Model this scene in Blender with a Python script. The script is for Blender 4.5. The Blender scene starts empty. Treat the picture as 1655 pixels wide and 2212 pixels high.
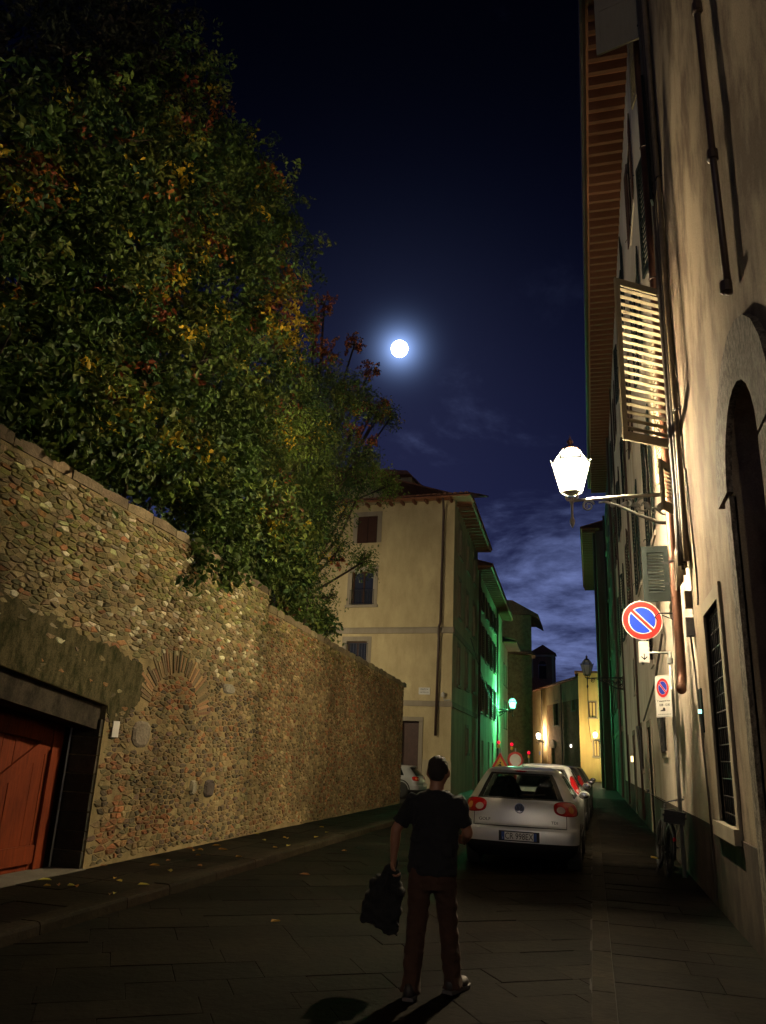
import bpy, bmesh, math, random
import numpy as np
from mathutils import Vector, Matrix

random.seed(7); RNG = np.random.default_rng(7)
SC = bpy.context.scene
COL = SC.collection
PI = math.pi
R = math.radians

# ------------------------------------------------------------------ camera
def make_camera():
    pitch, yaw, roll = R(17.5), R(15.44), R(2.7)
    f = Vector((-math.sin(yaw)*math.cos(pitch), math.cos(yaw)*math.cos(pitch), math.sin(pitch)))
    r0 = Vector((math.cos(yaw), math.sin(yaw), 0)); u0 = r0.cross(f)
    right = r0*math.cos(roll) + u0*math.sin(roll)
    up = -r0*math.sin(roll) + u0*math.cos(roll)
    cd = bpy.data.cameras.new('camera'); co = bpy.data.objects.new('camera', cd); COL.objects.link(co)
    m = Matrix((right, up, -f)).transposed().to_4x4(); m.translation = Vector((0, 0, 1.62))
    co.matrix_world = m
    cd.sensor_fit = 'VERTICAL'; cd.sensor_height = 36.0; cd.lens = 1650/2212*36.0
    cd.clip_start = 0.05; cd.clip_end = 6000
    SC.camera = co
make_camera()

# ------------------------------------------------------------------ world: moonlit night sky
MOON_DIR = Vector((-0.2205, 0.8410, 0.4940)).normalized()
SKY_STRENGTH = 0.0038
def make_world():
    w = bpy.data.worlds.new('World'); SC.world = w; w.use_nodes = True
    nt = w.node_tree; N = nt.nodes; K = nt.links
    for n in list(N): N.remove(n)
    def nd(t, **kw):
        n = N.new(t)
        for k, v in kw.items(): setattr(n, k, v)
        return n
    def mth(op, a, b=None, clamp=False):
        n = nd('ShaderNodeMath', operation=op); n.use_clamp = clamp
        for i, v in enumerate((a, b)):
            if v is None: continue
            if isinstance(v, (int, float)): n.inputs[i].default_value = v
            else: K.new(v, n.inputs[i])
        return n.outputs[0]
    sky = nd('ShaderNodeTexSky', sky_type='NISHITA'); sky.sun_disc = False
    sky.sun_elevation = math.asin(MOON_DIR.z); sky.sun_rotation = math.atan2(MOON_DIR.x, MOON_DIR.y)
    sky.air_density = 1.0; sky.dust_density = 0.6; sky.ozone_density = 3.0
    tint = nd('ShaderNodeMix', data_type='RGBA', blend_type='MULTIPLY'); tint.inputs[0].default_value = 1
    K.new(sky.outputs[0], tint.inputs[6]); tint.inputs[7].default_value = (0.46, 0.52, 1.55, 1)
    tc = nd('ShaderNodeTexCoord'); sep = nd('ShaderNodeSeparateXYZ'); K.new(tc.outputs['Generated'], sep.inputs[0])
    z = sep.outputs[2]
    # night sky is darker overhead
    mr = nd('ShaderNodeMapRange', interpolation_type='SMOOTHSTEP'); K.new(z, mr.inputs[0])
    mr.inputs[1].default_value = 0.0; mr.inputs[2].default_value = 0.80; mr.inputs[3].default_value = 1.0; mr.inputs[4].default_value = 0.07
    base = nd('ShaderNodeVectorMath', operation='SCALE'); K.new(tint.outputs[2], base.inputs[0])
    K.new(mth('MULTIPLY', mr.outputs[0], SKY_STRENGTH), base.inputs['Scale'])
    # cloud layer on a flat ceiling
    den = mth('ADD', mth('MAXIMUM', z, 0.0), 0.12)
    cmb = nd('ShaderNodeCombineXYZ')
    K.new(mth('DIVIDE', sep.outputs[0], den), cmb.inputs[0]); K.new(mth('DIVIDE', sep.outputs[1], den), cmb.inputs[1])
    n1 = nd('ShaderNodeTexNoise'); n1.inputs['Scale'].default_value = 1.15; n1.inputs['Detail'].default_value = 9; n1.inputs['Roughness'].default_value = 0.62
    n1.inputs['Distortion'].default_value = 0.35
    K.new(cmb.outputs[0], n1.inputs['Vector'])
    n2 = nd('ShaderNodeTexNoise'); n2.inputs['Scale'].default_value = 5.5; n2.inputs['Detail'].default_value = 8; n2.inputs['Roughness'].default_value = 0.65
    K.new(cmb.outputs[0], n2.inputs['Vector'])
    cover = nd('ShaderNodeMapRange', interpolation_type='SMOOTHSTEP'); K.new(z, cover.inputs[0])
    cover.inputs[1].default_value = 0.10; cover.inputs[2].default_value = 0.42; cover.inputs[3].default_value = 0.27; cover.inputs[4].default_value = 0.545
    d = mth('SUBTRACT', n1.outputs[0], cover.outputs[0])
    m1 = nd('ShaderNodeMapRange', interpolation_type='SMOOTHSTEP'); K.new(d, m1.inputs[0]); m1.inputs[1].default_value = 0.0; m1.inputs[2].default_value = 0.22
    m2 = nd('ShaderNodeMapRange'); K.new(n2.outputs[0], m2.inputs[0]); m2.inputs[1].default_value = 0.32; m2.inputs[2].default_value = 0.70; m2.inputs[3].default_value = 0.25; m2.inputs[4].default_value = 1.25
    cl = mth('MULTIPLY', m1.outputs[0], m2.outputs[0])
    fall = nd('ShaderNodeMapRange', interpolation_type='SMOOTHSTEP'); K.new(z, fall.inputs[0]); fall.inputs[1].default_value = 0.30; fall.inputs[2].default_value = 0.62; fall.inputs[3].default_value = 1.0; fall.inputs[4].default_value = 0.10
    cl = mth('MULTIPLY', cl, fall.outputs[0])
    clc = nd('ShaderNodeVectorMath', operation='SCALE'); clc.inputs[0].default_value = (0.105, 0.135, 0.285); K.new(cl, clc.inputs['Scale'])
    # aureole round the moon in thin high haze
    dot = nd('ShaderNodeVectorMath', operation='DOT_PRODUCT'); K.new(tc.outputs['Generated'], dot.inputs[0]); dot.inputs[1].default_value = MOON_DIR
    ang = mth('ARCCOSINE', mth('MINIMUM', dot.outputs['Value'], 1.0))
    g1 = mth('MULTIPLY', mth('POWER', 2.71828, mth('MULTIPLY', mth('POWER', ang, 1.2), -150.0)), 1.9)
    g2 = mth('MULTIPLY', mth('POWER', 2.71828, mth('MULTIPLY', ang, -11.0)), 0.024)
    glow = mth('ADD', g1, g2)
    gc = nd('ShaderNodeVectorMath', operation='SCALE'); gc.inputs[0].default_value = (0.32, 0.50, 1.0); K.new(glow, gc.inputs['Scale'])
    s1 = nd('ShaderNodeVectorMath', operation='ADD'); K.new(base.outputs[0], s1.inputs[0]); K.new(clc.outputs[0], s1.inputs[1])
    s2 = nd('ShaderNodeVectorMath', operation='ADD'); K.new(s1.outputs[0], s2.inputs[0]); K.new(gc.outputs[0], s2.inputs[1])
    bg = nd('ShaderNodeBackground'); K.new(s2.outputs[0], bg.inputs[0]); bg.inputs[1].default_value = 1.0
    out = nd('ShaderNodeOutputWorld'); K.new(bg.outputs[0], out.inputs[0])
make_world()

# moonlight: one very weak sun lamp from the moon's direction
sd = bpy.data.lights.new('moonlight', 'SUN'); sd.energy = 0.02; sd.angle = R(0.5); sd.color = (0.80, 0.88, 1.0)
so = bpy.data.objects.new('moonlight', sd); COL.objects.link(so)
so.rotation_euler = MOON_DIR.to_track_quat('Z', 'Y').to_euler(); so.location = (0, 0, 60)

SC.view_settings.view_transform = 'Standard'; SC.view_settings.look = 'None'
SC.view_settings.exposure = 0.0; SC.view_settings.gamma = 1.0
SC.render.engine = 'CYCLES'
SC.cycles.use_denoising = True
SC.cycles.max_bounces = 6; SC.cycles.diffuse_bounces = 3; SC.cycles.glossy_bounces = 3
SC.cycles.transmission_bounces = 4; SC.cycles.transparent_max_bounces = 10
SC.cycles.sample_clamp_indirect = 3.0
SC.cycles.caustics_reflective = False; SC.cycles.caustics_refractive = False

# ------------------------------------------------------------------ lamp levels (W) and colours, used by each lamp's builder
LAMP_MAIN = (20500, (1.0, 0.80, 0.50))
LAMP_GREEN = (19000, (0.12, 1.0, 0.36))
LAMP_FAR = (9000, (1.0, 0.74, 0.42))
LAMP_SQUARE = (2300, (1.0, 0.84, 0.52))
LAMP_YELLOW = (3500, (1.0, 0.78, 0.42))
LAMP_BEHIND = (9500, (1.0, 0.82, 0.56))

# ------------------------------------------------------------------ materials
MATS = {}
def nodes_of(name):
    m = bpy.data.materials.new(name); m.use_nodes = True
    nt = m.node_tree; p = nt.nodes['Principled BSDF']
    return m, nt, p
def ramp(nt, fac, stops):
    r = nt.nodes.new('ShaderNodeValToRGB'); nt.links.new(fac, r.inputs[0])
    e = r.color_ramp.elements
    while len(e) < len(stops): e.new(0.5)
    for i, (pos, c) in enumerate(stops):
        e[i].position = pos; e[i].color = (c[0], c[1], c[2], 1)
    return r.outputs[0]
def noise(nt, scale, detail=6, rough=0.6, stretch=None, coord='Object'):
    tc = nt.nodes.new('ShaderNodeTexCoord'); mp = nt.nodes.new('ShaderNodeMapping')
    nt.links.new(tc.outputs[coord], mp.inputs[0])
    if stretch: mp.inputs['Scale'].default_value = stretch
    n = nt.nodes.new('ShaderNodeTexNoise'); n.inputs['Scale'].default_value = scale
    n.inputs['Detail'].default_value = detail; n.inputs['Roughness'].default_value = rough
    nt.links.new(mp.outputs[0], n.inputs['Vector'])
    return n.outputs[0]
def bump(nt, p, h, strength=0.3, dist=0.02):
    b = nt.nodes.new('ShaderNodeBump'); b.inputs['Strength'].default_value = strength; b.inputs['Distance'].default_value = dist
    nt.links.new(h, b.inputs['Height']); nt.links.new(b.outputs[0], p.inputs['Normal'])
def mixc(nt, fac, a, b, mode='MIX'):
    n = nt.nodes.new('ShaderNodeMix'); n.data_type = 'RGBA'; n.blend_type = mode
    for i, v in ((0, fac), (6, a), (7, b)):
        if isinstance(v, (int, float)): n.inputs[i].default_value = v
        elif isinstance(v, tuple): n.inputs[i].default_value = (v[0], v[1], v[2], 1)
        else: nt.links.new(v, n.inputs[i])
    return n.outputs[2]
def simple(name, col, rough=0.6, metal=0.0, var=0.25, scale=6.0, bmp=0.0, bscale=40.0, coat=0.0, spec=0.5):
    m, nt, p = nodes_of(name)
    if var > 0:
        n = noise(nt, scale)
        lo = tuple(c*(1-var) for c in col); hi = tuple(min(1, c*(1+var)) for c in col)
        nt.links.new(ramp(nt, n, [(0.3, lo), (0.7, hi)]), p.inputs['Base Color'])
    else: p.inputs['Base Color'].default_value = (*col, 1)
    p.inputs['Roughness'].default_value = rough; p.inputs['Metallic'].default_value = metal
    p.inputs['Coat Weight'].default_value = coat; p.inputs['Specular IOR Level'].default_value = spec
    if bmp > 0: bump(nt, p, noise(nt, bscale, 8, 0.7), bmp)
    MATS[name] = m; return m
def emit(name, col, strength):
    m, nt, p = nodes_of(name)
    n = noise(nt, 3.0, 2); c = ramp(nt, n, [(0.0, tuple(x*0.92 for x in col)), (1.0, col)])
    p.inputs['Base Color'].default_value = (0, 0, 0, 1)
    nt.links.new(c, p.inputs['Emission Color']); p.inputs['Emission Strength'].default_value = strength
    MATS[name] = m; return m
def lit_glass(name, col, strength, fac=0.35):
    m, nt, p = nodes_of(name); nt.nodes.remove(p)
    out = nt.nodes['Material Output']
    e = nt.nodes.new('ShaderNodeEmission'); e.inputs[1].default_value = strength
    n = noise(nt, 9.0, 3); nt.links.new(ramp(nt, n, [(0.2, tuple(x*0.85 for x in col)), (0.8, col)]), e.inputs[0])
    t = nt.nodes.new('ShaderNodeBsdfTransparent'); mx = nt.nodes.new('ShaderNodeMixShader'); mx.inputs[0].default_value = fac
    nt.links.new(t.outputs[0], mx.inputs[1]); nt.links.new(e.outputs[0], mx.inputs[2]); nt.links.new(mx.outputs[0], out.inputs[0])
    MATS[name] = m; return m
def plaster(name, col, stain, amount=0.5, fine=0.18, rough=0.9, streak=(1.1, 1.1, 0.12), low=0.40, high=0.62):
    """lime plaster: base tone, cloudy wear, vertical rain streaks and grit"""
    m, nt, p = nodes_of(name)
    a = noise(nt, 0.55, 8, 0.62); b = noise(nt, 1.6, 9, 0.65, streak); c = noise(nt, 60, 4, 0.7)
    c0 = ramp(nt, a, [(0.30, tuple(x*0.82 for x in col)), (0.70, tuple(min(1, x*1.10) for x in col))])
    f = ramp(nt, b, [(low, (0, 0, 0)), (high, (amount,)*3)])
    c1 = mixc(nt, f, c0, stain)
    g = ramp(nt, c, [(0.3, (1-fine,)*3), (0.7, (1, 1, 1))])
    c2 = mixc(nt, 1.0, c1, g, 'MULTIPLY')
    nt.links.new(c2, p.inputs['Base Color']); p.inputs['Roughness'].default_value = rough
    p.inputs['Specular IOR Level'].default_value = 0.08
    h = mixc(nt, 0.5, c, a); bump(nt, p, h, 0.25, 0.012)
    MATS[name] = m; return m
def colattr(name, rough=0.85, bs=30.0, bstr=0.5, var=0.35, transl=0.0, spec=0.3, grime=False):
    """each piece carries its own colour (face-corner attribute) with grain on top"""
    m, nt, p = nodes_of(name)
    at = nt.nodes.new('ShaderNodeVertexColor'); at.layer_name = 'Col'
    n = noise(nt, bs, 8, 0.68)
    c = mixc(nt, 1.0, at.outputs[0], ramp(nt, n, [(0.25, (1-var,)*3), (0.75, (1.0+var*0.4,)*3)]), 'MULTIPLY')
    if grime:
        g2 = noise(nt, 1.1, 9, 0.66); g3 = noise(nt, 4.5, 7, 0.7)
        c = mixc(nt, 1.0, c, ramp(nt, g2, [(0.32, (0.45, 0.47, 0.40)), (0.62, (1.12, 1.08, 1.0))]), 'MULTIPLY')
        c = mixc(nt, 1.0, c, ramp(nt, g3, [(0.30, (0.68, 0.66, 0.60)), (0.60, (1.08, 1.06, 1.02))]), 'MULTIPLY')
    nt.links.new(c, p.inputs['Base Color']); p.inputs['Roughness'].default_value = rough
    p.inputs['Specular IOR Level'].default_value = spec
    if bstr > 0: bump(nt, p, n, bstr, 0.02)
    if transl > 0:
        out = nt.nodes['Material Output']
        t = nt.nodes.new('ShaderNodeBsdfTranslucent'); nt.links.new(c, t.inputs[0])
        mx = nt.nodes.new('ShaderNodeMixShader'); mx.inputs[0].default_value = transl
        nt.links.new(p.outputs[0], mx.inputs[1]); nt.links.new(t.outputs[0], mx.inputs[2]); nt.links.new(mx.outputs[0], out.inputs[0])
    MATS[name] = m; return m
def wood(name, a, b, stretch=(6, 6, 0.6), rough=0.55, scale=4.0):
    m, nt, p = nodes_of(name)
    n = noise(nt, scale, 8, 0.65, stretch); w = noise(nt, 1.3, 5, 0.6)
    c = mixc(nt, 0.5, ramp(nt, n, [(0.3, a), (0.7, b)]), ramp(nt, w, [(0.3, a), (0.7, b)]))
    nt.links.new(c, p.inputs['Base Color']); p.inputs['Roughness'].default_value = rough; p.inputs['Specular IOR Level'].default_value = 0.15
    bump(nt, p, n, 0.25, 0.006); MATS[name] = m; return m
def glass(name, tint, transp=0.55, rough=0.03):
    m, nt, p = nodes_of(name)
    n = noise(nt, 2.0, 4)
    nt.links.new(ramp(nt, n, [(0.2, tuple(x*0.8 for x in tint)), (0.8, tint)]), p.inputs['Base Color'])
    p.inputs['Roughness'].default_value = rough; p.inputs['Specular IOR Level'].default_value = 0.6
    if transp > 0:
        out = nt.nodes['Material Output']; t = nt.nodes.new('ShaderNodeBsdfTransparent'); t.inputs[0].default_value = (0.62, 0.70, 0.66, 1)
        mx = nt.nodes.new('ShaderNodeMixShader'); mx.inputs[0].default_value = transp
        nt.links.new(p.outputs[0], mx.inputs[1]); nt.links.new(t.outputs[0], mx.inputs[2]); nt.links.new(mx.outputs[0], out.inputs[0])
    MATS[name] = m; return m

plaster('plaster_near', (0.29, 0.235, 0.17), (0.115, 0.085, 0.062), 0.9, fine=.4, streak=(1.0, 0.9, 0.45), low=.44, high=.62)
plaster('plaster_mid', (0.46, 0.41, 0.34), (0.20, 0.16, 0.12), 0.7, streak=(1.0, 0.5, 0.05))
plaster('plaster_pale', (0.64, 0.56, 0.46), (0.36, 0.28, 0.20), 0.8, streak=(1.0, 0.5, 0.12), low=.48, high=.66)
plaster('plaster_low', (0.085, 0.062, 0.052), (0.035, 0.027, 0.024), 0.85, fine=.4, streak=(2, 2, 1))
plaster('plaster_yellow', (0.47, 0.39, 0.225), (0.33, 0.265, 0.15), 0.75, fine=.3, streak=(1.0, 1.0, .35))
plaster('plaster_grey', (0.38, 0.33, 0.23), (0.22, 0.19, 0.13), 0.6)
plaster('plaster_green', (0.52, 0.50, 0.36), (0.30, 0.28, 0.20), 0.6)
plaster('plaster_dark', (0.22, 0.17, 0.12), (0.12, 0.09, 0.07), 0.6)
plaster('plaster_orange', (0.36, 0.24, 0.13), (0.20, 0.13, 0.075), 0.8, fine=.5, streak=(2, 2, 2))
plaster('plaster_ochre', (0.58, 0.42, 0.17), (0.42, 0.29, 0.11), 0.6)
plaster('rough_cast', (0.27, 0.235, 0.19), (0.08, 0.065, 0.055), 0.95, fine=0.7, streak=(13, 13, 7))
plaster('plaster_far', (0.15, 0.13, 0.105), (0.08, 0.07, 0.058), 0.7)
plaster('moss_plaster', (0.105, 0.088, 0.044), (0.028, 0.030, 0.011), 0.95, fine=0.7, streak=(5, 5, 2.2))
plaster('mortar', (0.28, 0.215, 0.11), (0.12, 0.10, 0.048), 0.9, fine=0.45, streak=(1.2, 1.2, 0.6))
plaster('trim_stone', (0.27, 0.235, 0.18), (0.18, 0.15, 0.11), 0.6)
plaster('asphalt', (0.022, 0.020, 0.018), (0.014, 0.013, 0.012), 0.7, fine=0.4, rough=0.75)
plaster('pavement_stone', (0.060, 0.055, 0.045), (0.035, 0.032, 0.026), 0.7, fine=0.4, rough=0.8)
plaster('kerb_stone', (0.15, 0.135, 0.11), (0.08, 0.072, 0.058), 0.6, fine=0.3)
plaster('jamb_stone', (0.060, 0.050, 0.036), (0.022, 0.018, 0.014), 0.9, fine=0.5, streak=(3, 3, 2))
plaster('tower_brick', (0.19, 0.11, 0.075), (0.12, 0.07, 0.05), 0.6)
colattr('stone_col', 0.9, 26, 0.6, 0.45, grime=True)
colattr('slab_col', 0.8, 14, 0.6, 0.65, grime=True, spec=0.04)
colattr('brick_col', 0.9, 40, 0.5, 0.4)
colattr('leaf_col', 0.58, 60, 0.0, 0.15, transl=0.30, spec=0.22)
colattr('print_col', 0.5, 300, 0.0, 0.05, spec=0.3)
wood('door_wood', (0.05, 0.007, 0.002), (0.19, 0.034, 0.007), rough=0.7)
wood('rafter_wood', (0.10, 0.045, 0.026), (0.17, 0.075, 0.040), (0.6, 6, 6))
wood('soffit_wood', (0.20, 0.085, 0.045), (0.28, 0.12, 0.065), (1, 3, 3))
wood('pale_shutter', (0.25, 0.21, 0.135), (0.33, 0.28, 0.185), rough=0.7)
wood('dark_shutter', (0.004, 0.007, 0.0065), (0.008, 0.013, 0.012), rough=0.6)
wood('brown_shutter', (0.030, 0.014, 0.010), (0.050, 0.024, 0.016), rough=0.6)
wood('bark', (0.030, 0.022, 0.014), (0.055, 0.042, 0.028), (4, 4, 0.8), rough=0.9)
simple('roof_tile', (0.17, 0.075, 0.045), 0.85, var=0.4, scale=5, bmp=0.3)
simple('lantern_iron', (0.050, 0.052, 0.046), 0.42, 0.6, bmp=0.1)
simple('grey_iron', (0.33, 0.32, 0.27), 0.45, 0.3, bmp=0.1)
simple('black_iron', (0.016, 0.016, 0.017), 0.5, 0.4, bmp=0.1)
simple('pipe_copper', (0.17, 0.075, 0.045), 0.42, 0.35, bmp=0.08)
simple('pipe_dark', (0.055, 0.034, 0.026), 0.5, 0.2, bmp=0.1)
simple('cable_tan', (0.18, 0.13, 0.075), 0.6, var=0.3)
simple('cable_dark', (0.045, 0.035, 0.028), 0.6)
simple('galvanised', (0.36, 0.36, 0.34), 0.38, 0.6)
simple('box_plastic', (0.32, 0.31, 0.28), 0.5)
simple('dark_void', (0.020, 0.014, 0.012), 0.9)
simple('door_dark', (0.045, 0.020, 0.016), 0.7, bmp=0.1)
simple('paint_silver', (0.80, 0.80, 0.79), 0.42, 0.55, var=0.03, coat=0.5)
simple('paint_white', (0.62, 0.62, 0.60), 0.30, 0.0, var=0.03, coat=0.6)
simple('paint_dark', (0.020, 0.022, 0.025), 0.28, 0.2, var=0.05, coat=0.6)
simple('paint_grey', (0.30, 0.31, 0.32), 0.32, 0.4, var=0.03, coat=0.6)
simple('trim_black', (0.012, 0.012, 0.013), 0.55, var=0.2, bmp=0.05)
simple('tyre', (0.014, 0.014, 0.014), 0.85, bmp=0.2)
simple('rim_alloy', (0.40, 0.40, 0.40), 0.35, 0.8)
simple('chrome', (0.62, 0.62, 0.62), 0.16, 1.0, var=0.04)
simple('tail_red', (0.40, 0.004, 0.006), 0.12, var=0.15, coat=0.8)
simple('tail_amber', (0.62, 0.20, 0.05), 0.15, var=0.1, coat=0.8)
simple('tail_clear', (0.62, 0.42, 0.38), 0.15, var=0.1, coat=0.8)
simple('seat_cloth', (0.020, 0.020, 0.022), 0.9)
simple('skin', (0.30, 0.14, 0.085), 0.55, var=0.12, scale=20)
simple('hair', (0.014, 0.009, 0.007), 0.7, bmp=0.6, bscale=120)
simple('shirt_black', (0.010, 0.010, 0.013), 0.95, bmp=0.3, bscale=60)
simple('trousers_maroon', (0.050, 0.021, 0.012), 0.92, bmp=0.35, bscale=50)
simple('jacket_black', (0.007, 0.007, 0.008), 0.9, bmp=0.3)
simple('shoe_dark', (0.03, 0.024, 0.024), 0.6)
simple('shoe_sole', (0.09, 0.08, 0.08), 0.8)
simple('sign_white', (0.72, 0.71, 0.66), 0.42, var=0.05)
simple('sign_red', (0.62, 0.022, 0.018), 0.42, var=0.06)
simple('sign_blue', (0.012, 0.045, 0.52), 0.42, var=0.06)
simple('sign_black', (0.02, 0.02, 0.02), 0.5)
simple('sign_grey', (0.30, 0.30, 0.28), 0.5)
simple('sign_yellow', (0.62, 0.38, 0.03), 0.45, var=0.08)
simple('plate_white', (0.84, 0.84, 0.80), 0.4, var=0.04)
simple('plate_blue', (0.02, 0.08, 0.34), 0.4, var=0.04)
simple('marble', (0.42, 0.41, 0.38), 0.5, var=0.1)
simple('bike_black', (0.014, 0.013, 0.013), 0.4, 0.3)
simple('bike_yellow', (0.45, 0.30, 0.03), 0.5)
glass('window_glass', (0.018, 0.020, 0.024), 0.0, 0.05)
glass('car_glass', (0.010, 0.014, 0.013), 0.62, 0.02)
glass('dull_glass', (0.30, 0.32, 0.28), 0.35, 0.2)
lit_glass('glow_main', (1.0, 0.93, 0.80), 22.0)
lit_glass('glow_cap', (1.0, 0.93, 0.80), 5.0, 0.78)
lit_glass('glow_green', (0.16, 1.0, 0.72), 9.0)
lit_glass('glow_far', (1.0, 0.86, 0.74), 16.0)
lit_glass('glow_yellow', (1.0, 0.85, 0.6), 9.0)
emit('bulb', (1.0, 0.92, 0.78), 40.0)
emit('bulb_green', (0.45, 1.0, 0.85), 20.0)
emit('red_lamp', (1.0, 0.0, 0.03), 1.3)
emit('door_light', (1.0, 0.78, 0.36), 3.0)
emit('small_white', (1.0, 0.97, 0.9), 3.0)
emit('small_teal', (0.35, 1.0, 0.85), 2.5)
emit('moon_glow', (0.93, 0.97, 1.0), 14.0)

# ------------------------------------------------------------------ mesh helpers
class MB:
    def __init__(s): s.v = []; s.f = []; s.c = []; s.col = (1, 1, 1)
    def add(s, vs, fs):
        o = len(s.v); s.v += [tuple(v) for v in vs]
        for f in fs: s.f.append(tuple(i+o for i in f)); s.c.append(s.col)
        return s
    def box(s, x0, x1, y0, y1, z0, z1, M=None):
        vs = [Vector((x, y, z)) for z in (z0, z1) for y in (y0, y1) for x in (x0, x1)]
        if M is not None: vs = [M @ v for v in vs]
        return s.add(vs, [(0, 2, 3, 1), (4, 5, 7, 6), (0, 1, 5, 4), (1, 3, 7, 5), (3, 2, 6, 7), (2, 0, 4, 6)])
    def tube(s, pts, rad, n=8, cap=True):
        pts = [Vector(p) for p in pts]
        if not isinstance(rad, (list, tuple)): rad = [rad]*len(pts)
        vs = []; prev = None
        for i, p in enumerate(pts):
            d = (pts[min(i+1, len(pts)-1)] - pts[max(i-1, 0)])
            if d.length < 1e-9: d = Vector((0, 0, 1))
            d.normalize()
            if prev is None:
                a = Vector((0, 0, 1)) if abs(d.z) < 0.9 else Vector((1, 0, 0))
                x = d.cross(a).normalized()
            else: x = (prev - d*prev.dot(d)).normalized()
            prev = x; y = d.cross(x)
            for k in range(n):
                t = 2*PI*k/n; vs.append(p + (x*math.cos(t) + y*math.sin(t))*rad[i])
        fs = [(i*n+k, i*n+(k+1) % n, (i+1)*n+(k+1) % n, (i+1)*n+k) for i in range(len(pts)-1) for k in range(n)]
        if cap: fs += [tuple(range(n-1, -1, -1)), tuple((len(pts)-1)*n+k for k in range(n))]
        return s.add(vs, fs)
    def lathe(s, prof, n=12, M=None):
        vs = []
        for r, z in prof:
            for k in range(n):
                t = 2*PI*k/n; v = Vector((r*math.cos(t), r*math.sin(t), z)); vs.append(M @ v if M is not None else v)
        m = len(prof)
        fs = [(i*n+k, i*n+(k+1) % n, (i+1)*n+(k+1) % n, (i+1)*n+k) for i in range(m-1) for k in range(n)]
        fs += [tuple(range(n-1, -1, -1)), tuple((m-1)*n+k for k in range(n))]
        return s.add(vs, fs)
    def prism(s, poly, fr, d0, d1):
        """poly of (a,z) in frame fr, from depth d0 to d1"""
        n = len(poly); vs = [fr.p(a, z, d0) for a, z in poly] + [fr.p(a, z, d1) for a, z in poly]
        return s.add(vs, [tuple(range(n-1, -1, -1)), tuple(range(n, 2*n))] + [(i, (i+1) % n, n+(i+1) % n, n+i) for i in range(n)])
    def fbox(s, fr, a0, a1, z0, z1, d0, d1):
        return s.prism([(a0, z0), (a1, z0), (a1, z1), (a0, z1)], fr, d0, d1)
    def ell(s, c, r, n=10, m=7, M=None):
        vs = []; c = Vector(c)
        for i in range(m+1):
            ph = PI*i/m
            for k in range(n):
                t = 2*PI*k/n; v = Vector((r[0]*math.sin(ph)*math.cos(t), r[1]*math.sin(ph)*math.sin(t), r[2]*math.cos(ph)))
                if M is not None: v = M @ v
                vs.append(c+v)
        return s.add(vs, [(i*n+k, (i+1)*n+k, (i+1)*n+(k+1) % n, i*n+(k+1) % n) for i in range(m) for k in range(n)])
    def mesh(s, name, mat, smooth=False, colors=False, fixn=True):
        me = bpy.data.meshes.new(name); me.from_pydata(s.v, [], s.f)
        if colors:
            ca = me.color_attributes.new('Col', 'FLOAT_COLOR', 'CORNER')
            ls = np.array([len(f) for f in s.f]); arr = np.repeat(np.array([(*c, 1) for c in s.c], dtype=np.float32), ls, axis=0)
            ca.data.foreach_set('color', arr.ravel())
        if fixn:
            bm = bmesh.new(); bm.from_mesh(me); bmesh.ops.recalc_face_normals(bm, faces=bm.faces); bm.to_mesh(me); bm.free()
        if smooth: me.polygons.foreach_set('use_smooth', [True]*len(me.polygons))
        if mat: me.materials.append(MATS[mat])
        me.update(); return me
    def build(s, name, mat, parent=None, smooth=False, colors=False, fixn=True):
        return link(name, s.mesh(name, mat, smooth, colors, fixn), parent)
def link(name, me, parent=None, M=None):
    o = bpy.data.objects.new(name, me); COL.objects.link(o)
    if parent: o.parent = parent
    T = M if M is not None else Matrix()
    if parent and parent.name in WC: T = Matrix.Translation(-parent.location) @ T
    o.matrix_local = T
    return o
WC = set()          # things whose parts are written in world coordinates
def tag(o, label=None, cat=None, group=None, kind=None):
    if label: o['label'] = label
    if cat: o['category'] = cat
    if group: o['group'] = group
    if kind: o['kind'] = kind
    return o
def thing(name, label, cat, loc=(0, 0, 0), rz=0.0, group=None):
    o = bpy.data.objects.new(name, None); COL.objects.link(o); o.location = loc; o.rotation_euler = (0, 0, rz)
    o.empty_display_size = 0.2
    return tag(o, label, cat, group)
def place(name, label, cat, loc, group=None):
    o = thing(name, label, cat, loc, 0.0, group); WC.add(o.name); return o
def struct(name, mb, mat, **kw):
    o = mb.build(name, mat, None, **kw); o['kind'] = 'structure'; return o
def stuff(o): o['kind'] = 'stuff'; return o
def copy_tree(o, parent=None):
    c = o.copy(); COL.objects.link(c)
    if parent: c.parent = parent; c.matrix_parent_inverse = o.matrix_parent_inverse
    for ch in o.children: copy_tree(ch, c)
    return c
class Frame:
    """a wall plane: a runs along u, z up, d out along n"""
    def __init__(s, o, u, n): s.o = Vector(o); s.u = Vector(u).normalized(); s.n = Vector(n).normalized()
    def p(s, a, z, d=0.0): return s.o + s.u*a + Vector((0, 0, z)) + s.n*d
def text_mesh(txt, size, mat, name, fr, a, z, d, depth=0.004, parent=None, align='CENTER', xs=1.0, flip=False):
    cu = bpy.data.curves.new('t', 'FONT'); cu.body = txt; cu.size = size; cu.align_x = align; cu.align_y = 'CENTER'; cu.extrude = depth/2
    cu.resolution_u = 3
    o = bpy.data.objects.new('t', cu); me = bpy.data.meshes.new_from_object(o); bpy.data.objects.remove(o)
    u = fr.u*(-1 if flip else 1)
    for v in me.vertices:
        q = fr.p(a, z, d) + u*v.co.x*xs + Vector((0, 0, v.co.y)) + fr.n*v.co.z
        v.co = q
    me.materials.clear(); me.materials.append(MATS[mat]); me.name = name
    return link(name, me, parent)
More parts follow.
